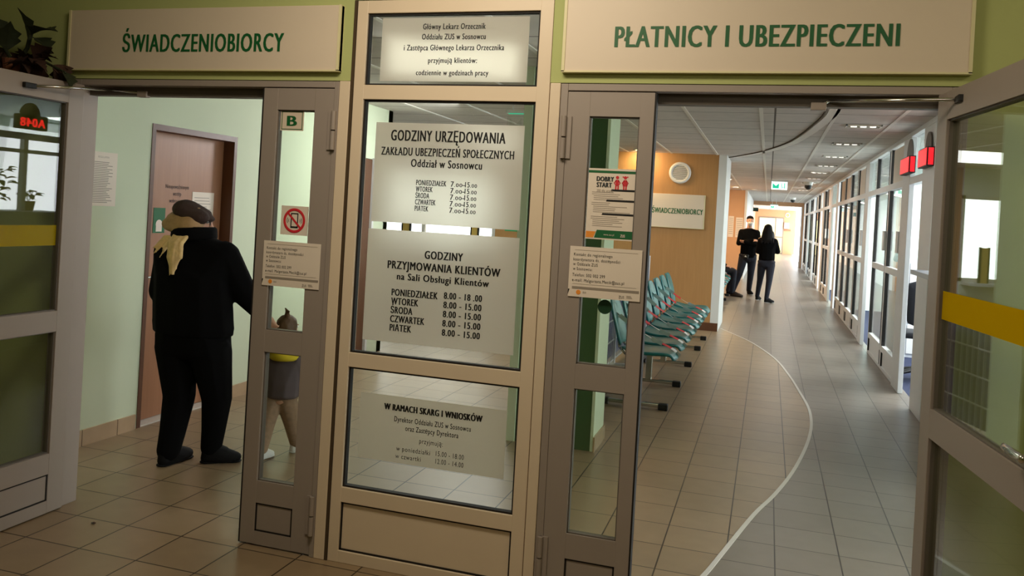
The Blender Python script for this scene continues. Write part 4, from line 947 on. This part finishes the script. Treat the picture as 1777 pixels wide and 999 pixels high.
def trousers(b):
    b.hull([(V(-3.29, .87, .77), (.13, .15, .06)), (V(-3.10, .88, .77), (.13, .15, .06)), (V(-3.30, .87, .66), (.125, .13, .05)), (V(-3.075, .88, .66), (.125, .13, .05))])
    limb(b, (V(-3.30, .865, .68), .128), (V(-3.25, .85, .40), .096), (V(-3.258, .82, .20), .078), (V(-3.265, .80, .085), .070))
    limb(b, (V(-3.075, .88, .68), .128), (V(-3.030, .905, .40), .090), (V(-3.062, .935, .20), .072), (V(-3.082, .95, .09), .064))
blob('trousers', trousers, .010, K['pants'], e, 4)
shoe('shoe', (-3.27, .765, 0), (-3.255, .955, 0), K['shoe'], e, 1.15); shoe('shoe', (-3.095, .925, 0), (-2.965, 1.025, 0), K['shoe'], e, 1.1)
def hair(b):
    b.hull([(V(-3.297, .835, 1.425), (.085, .085, .062)), (V(-3.212, .84, 1.445), (.075, .085, .075)), (V(-3.227, .80, 1.385), (.09, .06, .035))])
    b.hull([(V(-3.342, .82, 1.40), (.065, .06, .045)), (V(-3.272, .80, 1.38), (.08, .06, .035))])
hh = blob('hair', hair, .009, K['blond'], e, 3)
def tail(b):
    random.seed(5)
    for i in range(26):
        u = i/25; x0 = -3.26+.09*u; xm = -3.25+.085*u+random.uniform(-.01, .01); x1 = -3.225+.045*u+random.uniform(-.012, .012); z1 = 1.10+.15*abs(u-.45)+random.uniform(0, .05); yy = .690-.014*math.sin(u*3.1)+random.uniform(-.006, .006)
        b.hull([(V(x0, .745, 1.345), .011), (V(x0, yy+.008, 1.30), .011)], 1); b.hull([(V(x0, yy+.008, 1.30), .011), (V(xm, yy-.012, 1.22), .0105)], 1); b.hull([(V(xm, yy-.012, 1.22), .0105), (V(x1, yy-.016, z1), .004)], 1)
    for i in range(9):
        x0 = -3.37+.09*i/8; b.hull([(V(x0+.03, .76, 1.33), .010), (V(x0-.005+random.uniform(-.012, .012), .70, 1.20+.07*random.random()), .004)], 1)
blob('ponytail', tail, .0055, K['pony'], hh, 1)
def hatf(b):
    b.hull([(V(-3.247, .865, 1.475), (.080, .090, .062)), (V(-3.197, .885, 1.462), (.062, .078, .048)), (V(-3.258, .83, 1.492), (.074, .095, .060))])
    b.hull([(V(-3.225, .80, 1.465), (.062, .05, .045)), (V(-3.167, .83, 1.45), (.06, .06, .045)), (V(-3.247, .865, 1.48), (.07, .08, .05))])
    b.hull([(V(-3.167, .90, 1.442), (.048, .062, .022)), (V(-3.242, .87, 1.455), (.085, .092, .033))])
blob('hat', hatf, .009, K['hat'], e, 3)
b = MB(); g = P(0, .10, .012)
for s in (-1, 1):
    c = P(s*.033, .098, .012); d_ = (R@V(1, 0, 0)); ring = [c+d_*(.022*math.cos(t))+V(0, 0, .017*math.sin(t)) for t in [2*math.pi*i/16 for i in range(16)]]
    b.tube(ring, .002, 5, True); b.cyl(P(s*.055, .096, .014), P(s*.078, .0, .014), .002, n=5)
b.cyl(P(-.012, .10, .014), P(.012, .10, .014), .002, n=5); b.build('glasses', K['black'], e)

# --- small child behind the glass of the narrow leaf
e = empty('person', (-2.82, 1.26, 0), 'toddler in grey jacket and patterned trousers with brown top-knot standing behind the narrow leaf', 'person')
J = dict(head=V(-2.79, 1.25, .79), face=V(.15, 1, 0), neck=V(-2.80, 1.25, .675), sl=V(-2.90, 1.24, .60), sr=V(-2.73, 1.27, .60), el=V(-2.92, 1.19, .66), wl=V(-2.845, 1.15, .735), er=V(-2.69, 1.30, .50), wr=V(-2.70, 1.34, .42),
    hl=V(-2.86, 1.24, .345), hr=V(-2.78, 1.27, .345), kl=V(-2.87, 1.19, .20), kr=V(-2.765, 1.32, .20), al=V(-2.855, 1.13, .055), ar=V(-2.755, 1.36, .055), tl=V(-2.84, 1.22, 0), tr=V(-2.72, 1.43, 0),
    hands=[('wl', V(.35, -.3, .6), V(.3, -.3, -.2), 1, .7), ('wr', V(.05, .3, -.6), V(-1, 0, 0), -1, .5)], hk=.55)
k = .72; J['neck'] = V(-2.80, 1.25, .68)
def kid(b):
    head(b, J['head'], J['face'], k); b.hull([(J['head']-V(0, 0, .05), .036), (J['neck'], .038)])
    b.hull([(J['neck']-V(0, 0, .03), .035), (J['sl'], .035), (J['sr'], .035), (V(-2.82, 1.25, .45), (.075, .055, .05)), (V(-2.82, 1.25, .35), (.075, .06, .04))])
    for s_, e_, w_ in (('sl', 'el', 'wl'), ('sr', 'er', 'wr')): limb(b, (J[s_], .030), (J[e_], .024), (J[w_], .016))
    for h, n, a, t in (('hl', 'kl', 'al', 'tl'), ('hr', 'kr', 'ar', 'tr')): limb(b, (J[h], .045), (J[n], .034), (J[a], .024)); b.hull([(J[a]-V(0, 0, .02), .018), (J[t]+V(0, 0, .022), .016)])
    for w_, d, n, s, c in J['hands']: hand(b, J[w_], d, n, s, .6, c)
blob('body', kid, .0045, K['skin'], e, 2)
P, R = head(MB(), J['head'], J['face'], k); face_parts(e, P, R, k)
def jk(b):
    b.hull([(V(-2.895, 1.24, .595), .045), (V(-2.735, 1.27, .595), .045), (V(-2.815, 1.25, .625), .05), (V(-2.82, 1.25, .45), (.125, .085, .06)), (V(-2.825, 1.25, .375), (.130, .09, .025))])
    limb(b, (V(-2.895, 1.24, .60), .048), (J['el'], .042), (J['wl']-V(.02, 0, .02), .032)); limb(b, (V(-2.735, 1.27, .60), .048), (J['er'], .042), (J['wr'], .033))
blob('jacket', jk, .007, K['kidjacket'], e, 3)
b = MB(); b.torus((-2.80, 1.25, .622), .072, .026, 'z', 28, 10); b.build('scarf', K['kidyellow'], e, True)
def tr(b):
    b.hull([(V(-2.86, 1.24, .37), (.07, .075, .04)), (V(-2.78, 1.27, .37), (.07, .075, .04))])
    limb(b, (V(-2.865, 1.235, .34), .068), (J['kl'], .056), (J['al']+V(0, 0, .015), .042)); limb(b, (V(-2.785, 1.275, .34), .068), (J['kr'], .056), (J['ar']+V(0, 0, .015), .042))
blob('trousers', tr, .007, K['kidpants'], e, 3)
shoe('shoe', (-2.858, 1.11, 0), (-2.842, 1.215, 0), K['white'], e, .72); shoe('shoe', (-2.765, 1.345, 0), (-2.715, 1.43, 0), K['white'], e, .72)
def kh(b):
    b.hull([(V(-2.79, 1.235, .815), (.064, .074, .066)), (V(-2.785, 1.225, .775), (.062, .058, .05))])
    b.hull([(V(-2.775, 1.21, .865), .022), (V(-2.765, 1.19, .90), .014)], 1); b.hull([(V(-2.765, 1.19, .90), .014), (V(-2.745, 1.18, .905), .006)], 1); b.hull([(V(-2.765, 1.19, .90), .013), (V(-2.775, 1.18, .925), .005)], 1)
blob('hair', kh, .006, K['brhair'], e, 2)

# --- standing man with crossed arms
e = empty('person', (-.45, 16.5, 0), 'man in black sweater and white face mask standing with arms crossed down the corridor', 'person')
J = dict(head=V(-.41, 16.46, 1.685), face=V(.12, -1, 0), neck=V(-.42, 16.5, 1.515), sl=V(-.585, 16.5, 1.43), sr=V(-.245, 16.53, 1.43), el=V(-.63, 16.40, 1.17), wl=V(-.35, 16.28, 1.245), er=V(-.20, 16.43, 1.16), wr=V(-.47, 16.255, 1.215),
    hl=V(-.51, 16.5, .90), hr=V(-.33, 16.53, .90), kl=V(-.575, 16.46, .49), kr=V(-.335, 16.58, .49), al=V(-.70, 16.56, .09), ar=V(-.36, 16.78, .09), tl=V(-.72, 16.37, 0), tr=V(-.30, 16.60, 0),
    hands=[('wl', V(1, 0, .15), V(0, .5, -.8), 1, .5), ('wr', V(-1, .1, -.05), V(0, .6, .6), 1, .5)])
k = 1.0; blob('body', body_fill(J, k), .007, K['skin'], e, 3)
P, R = head(MB(), J['head'], J['face'], k); face_parts(e, P, R, k)
def sw(b):
    b.hull([(V(-.57, 16.5, 1.42), (.08, .10, .07)), (V(-.26, 16.53, 1.42), (.08, .10, .07)), (V(-.415, 16.5, 1.50), (.085, .085, .03)), (V(-.41, 16.48, 1.22), (.185, .135, .10))])
    b.hull([(V(-.41, 16.48, 1.22), (.185, .135, .10)), (V(-.42, 16.5, .95), (.175, .13, .08)), (V(-.42, 16.5, .86), (.18, .135, .03))])
    limb(b, (V(-.58, 16.5, 1.42), .078), (J['el'], .062), (V(-.335, 16.28, 1.247), .042)); limb(b, (V(-.25, 16.53, 1.42), .078), (J['er'], .062), (V(-.488, 16.25, 1.214), .042))
blob('sweater', sw, .011, K['coat'], e, 3)
def tr(b):
    b.hull([(V(-.51, 16.5, .90), (.115, .125, .06)), (V(-.33, 16.53, .90), (.115, .125, .06)), (V(-.42, 16.5, .80), (.17, .12, .05))])
    limb(b, (V(-.515, 16.5, .84), .108), (J['kl'], .078), (J['al'], .058)); limb(b, (V(-.325, 16.53, .84), .108), (J['kr'], .078), (J['ar'], .058))
blob('jeans', tr, .011, K['jeans'], e, 3)
b = MB(); b.hull([(P(0, .075, -.045), (.058, .050, .035), R), (P(0, .055, -.085), (.045, .050, .026), R)]); mk = b.build('face_mask', K['white'], e, True)
def hr_(b): b.hull([(P(0, -.028, .055), (.083, .092, .072), R), (P(0, .045, .092), (.058, .035, .022), R)])
blob('hair', hr_, .008, K['dkhair'], e, 2)
b = MB(); b.hull([(V(-.50, 16.345, .90), .028), (V(-.42, 16.335, .90), .028), (V(-.50, 16.345, .85), .026), (V(-.43, 16.335, .84), .026)]); b.build('belt_bag', K['black'], e, True)
b = MB(); b.prism([(-.485, 16.306, .87), (-.435, 16.306, .865), (-.47, 16.306, .905)], (0, .004, 0)); b.build('badge', K['white'], e)
shoe('shoe', (-.70, 16.57, 0), (-.725, 16.37, 0), K['shoe'], e, 1.15, K['white']); shoe('shoe', (-.37, 16.79, 0), (-.29, 16.60, 0), K['shoe'], e, 1.15, K['white'])

e.location.y += .5
# --- standing woman seen from behind
e = empty('person', (-.02, 15.5, 0), 'woman with long dark hair in black jacket and jeans seen from behind down the corridor', 'person')
J = dict(head=V(-.005, 15.5, 1.525), face=V(.35, .95, 0), neck=V(-.005, 15.5, 1.375), sl=V(-.15, 15.5, 1.30), sr=V(.145, 15.52, 1.30), el=V(-.185, 15.52, 1.05), wl=V(.0, 15.70, 1.08), er=V(.205, 15.55, 1.07), wr=V(.03, 15.72, 1.12),
    hl=V(-.09, 15.5, .82), hr=V(.075, 15.48, .82), kl=V(-.115, 15.62, .45), kr=V(.07, 15.40, .45), al=V(-.155, 15.75, .09), ar=V(.035, 15.28, .09), tl=V(-.10, 15.92, 0), tr=V(.15, 15.38, 0),
    hands=[('wl', V(.8, .2, .1), V(0, -1, 0), 1, .5), ('wr', V(-.8, .2, .1), V(0, -1, 0), -1, .5)])
k = .93; blob('body', body_fill(J, k), .007, K['skin'], e, 3)
P, R = head(MB(), J['head'], J['face'], k); face_parts(e, P, R, k)
def jk(b):
    b.hull([(V(-.135, 15.5, 1.29), (.065, .085, .06)), (V(.13, 15.52, 1.29), (.065, .085, .06)), (V(0, 15.5, 1.36), (.07, .07, .03)), (V(0, 15.5, 1.10), (.16, .12, .09))])
    b.hull([(V(0, 15.5, 1.10), (.16, .12, .09)), (V(-.005, 15.5, .92), (.17, .125, .06)), (V(-.005, 15.5, .875), (.168, .125, .02))])
    limb(b, (V(-.14, 15.5, 1.28), .070), (J['el'], .058), (J['wl'], .040)); limb(b, (V(.135, 15.52, 1.28), .070), (J['er'], .058), (J['wr'], .040))
blob('jacket', jk, .010, K['coat'], e, 3)
def tr(b):
    b.hull([(V(-.085, 15.5, .84), (.105, .12, .06)), (V(.075, 15.48, .84), (.105, .12, .06)), (V(-.005, 15.48, .76), (.155, .12, .05))])
    limb(b, (V(-.09, 15.5, .78), .098), (J['kl'], .066), (J['al'], .046)); limb(b, (V(.08, 15.48, .78), .098), (J['kr'], .066), (J['ar'], .046))
blob('jeans', tr, .010, K['jeans'], e, 3)
def hr_(b):
    b.hull([(V(-.01, 15.48, 1.56), (.085, .095, .080)), (V(-.015, 15.44, 1.45), (.115, .075, .06))]); b.hull([(V(-.015, 15.44, 1.45), (.115, .075, .06)), (V(-.02, 15.41, 1.31), (.125, .06, .05))])
    b.hull([(V(.07, 15.50, 1.44), (.05, .06, .06)), (V(.085, 15.48, 1.32), (.045, .05, .05))])
    random.seed(9)
    for i in range(14):
        x = -.13+.018*i; b.hull([(V(x, 15.40, 1.33), .022), (V(x+random.uniform(-.015, .015), 15.385, 1.24+random.uniform(-.02, .02)), .010)], 1)
blob('hair', hr_, .009, K['dkhair'], e, 1)
shoe('shoe', (-.16, 15.73, 0), (-.10, 15.90, 0), K['shoe'], e, 1.05, K['white']); shoe('shoe', (.02, 15.27, 0), (.16, 15.35, 0), K['shoe'], e, 1.05, K['white'])

# --- seated person, mostly hidden behind the pillar
e = empty('person', (-1.05, 16.5, 0), 'seated person in dark jeans and brown shoes, knees showing past the white pillar edge', 'person')
J = dict(head=V(-1.12, 16.56, 1.26), face=V(1, 0, 0), neck=V(-1.13, 16.56, 1.11), sl=V(-1.13, 16.38, 1.03), sr=V(-1.13, 16.74, 1.03), el=V(-1.05, 16.34, .78), wl=V(-.88, 16.42, .66), er=V(-1.05, 16.78, .78), wr=V(-.88, 16.70, .66),
    hl=V(-1.10, 16.47, .555), hr=V(-1.10, 16.65, .555), kl=V(-.68, 16.42, .545), kr=V(-.72, 16.76, .545), al=V(-.69, 16.38, .09), ar=V(-.80, 16.9, .09), tl=V(-.48, 16.34, 0), tr=V(-.62, 16.93, 0),
    hands=[('wl', V(1, .1, -.2), V(0, 0, -1), 1, .4), ('wr', V(1, -.1, -.2), V(0, 0, -1), -1, .4)])
k = .96; blob('body', body_fill(J, k), .007, K['skin'], e, 3)
P, R = head(MB(), J['head'], J['face'], k); face_parts(e, P, R, k)
def jk(b):
    b.hull([(V(-1.13, 16.39, 1.02), (.09, .07, .06)), (V(-1.13, 16.73, 1.02), (.09, .07, .06)), (V(-1.13, 16.56, 1.09), (.08, .08, .03)), (V(-1.11, 16.56, .80), (.12, .17, .08)), (V(-1.10, 16.56, .60), (.13, .175, .04))])
    limb(b, (V(-1.13, 16.39, 1.01), .072), (J['el'], .058), (J['wl'], .040)); limb(b, (V(-1.13, 16.73, 1.01), .072), (J['er'], .058), (J['wr'], .040))
blob('jacket', jk, .011, K['coat'], e, 3)
def tr(b):
    b.hull([(V(-1.10, 16.46, .555), (.11, .10, .09)), (V(-1.10, 16.66, .555), (.11, .10, .09))])
    limb(b, (J['hl'], .092), (J['kl'], .072), (J['al'], .054)); limb(b, (J['hr'], .092), (J['kr'], .072), (J['ar'], .054))
blob('jeans', tr, .011, K['jeans'], e, 3)
def hr_(b): b.hull([(P(0, -.028, .05), (.082, .092, .074), R), (P(0, -.04, -.0), (.078, .06, .06), R)])
blob('hair', hr_, .009, K['dkhair'], e, 2)
BR = mat('brown_shoe_leather', (.20, .15, .12), .5)
shoe('shoe', (-.70, 16.385, 0), (-.49, 16.34, 0), BR, e, 1.15); shoe('shoe', (-.81, 16.9, 0), (-.62, 16.93, 0), K['shoe'], e, 1.15)
e.location.y -= .15
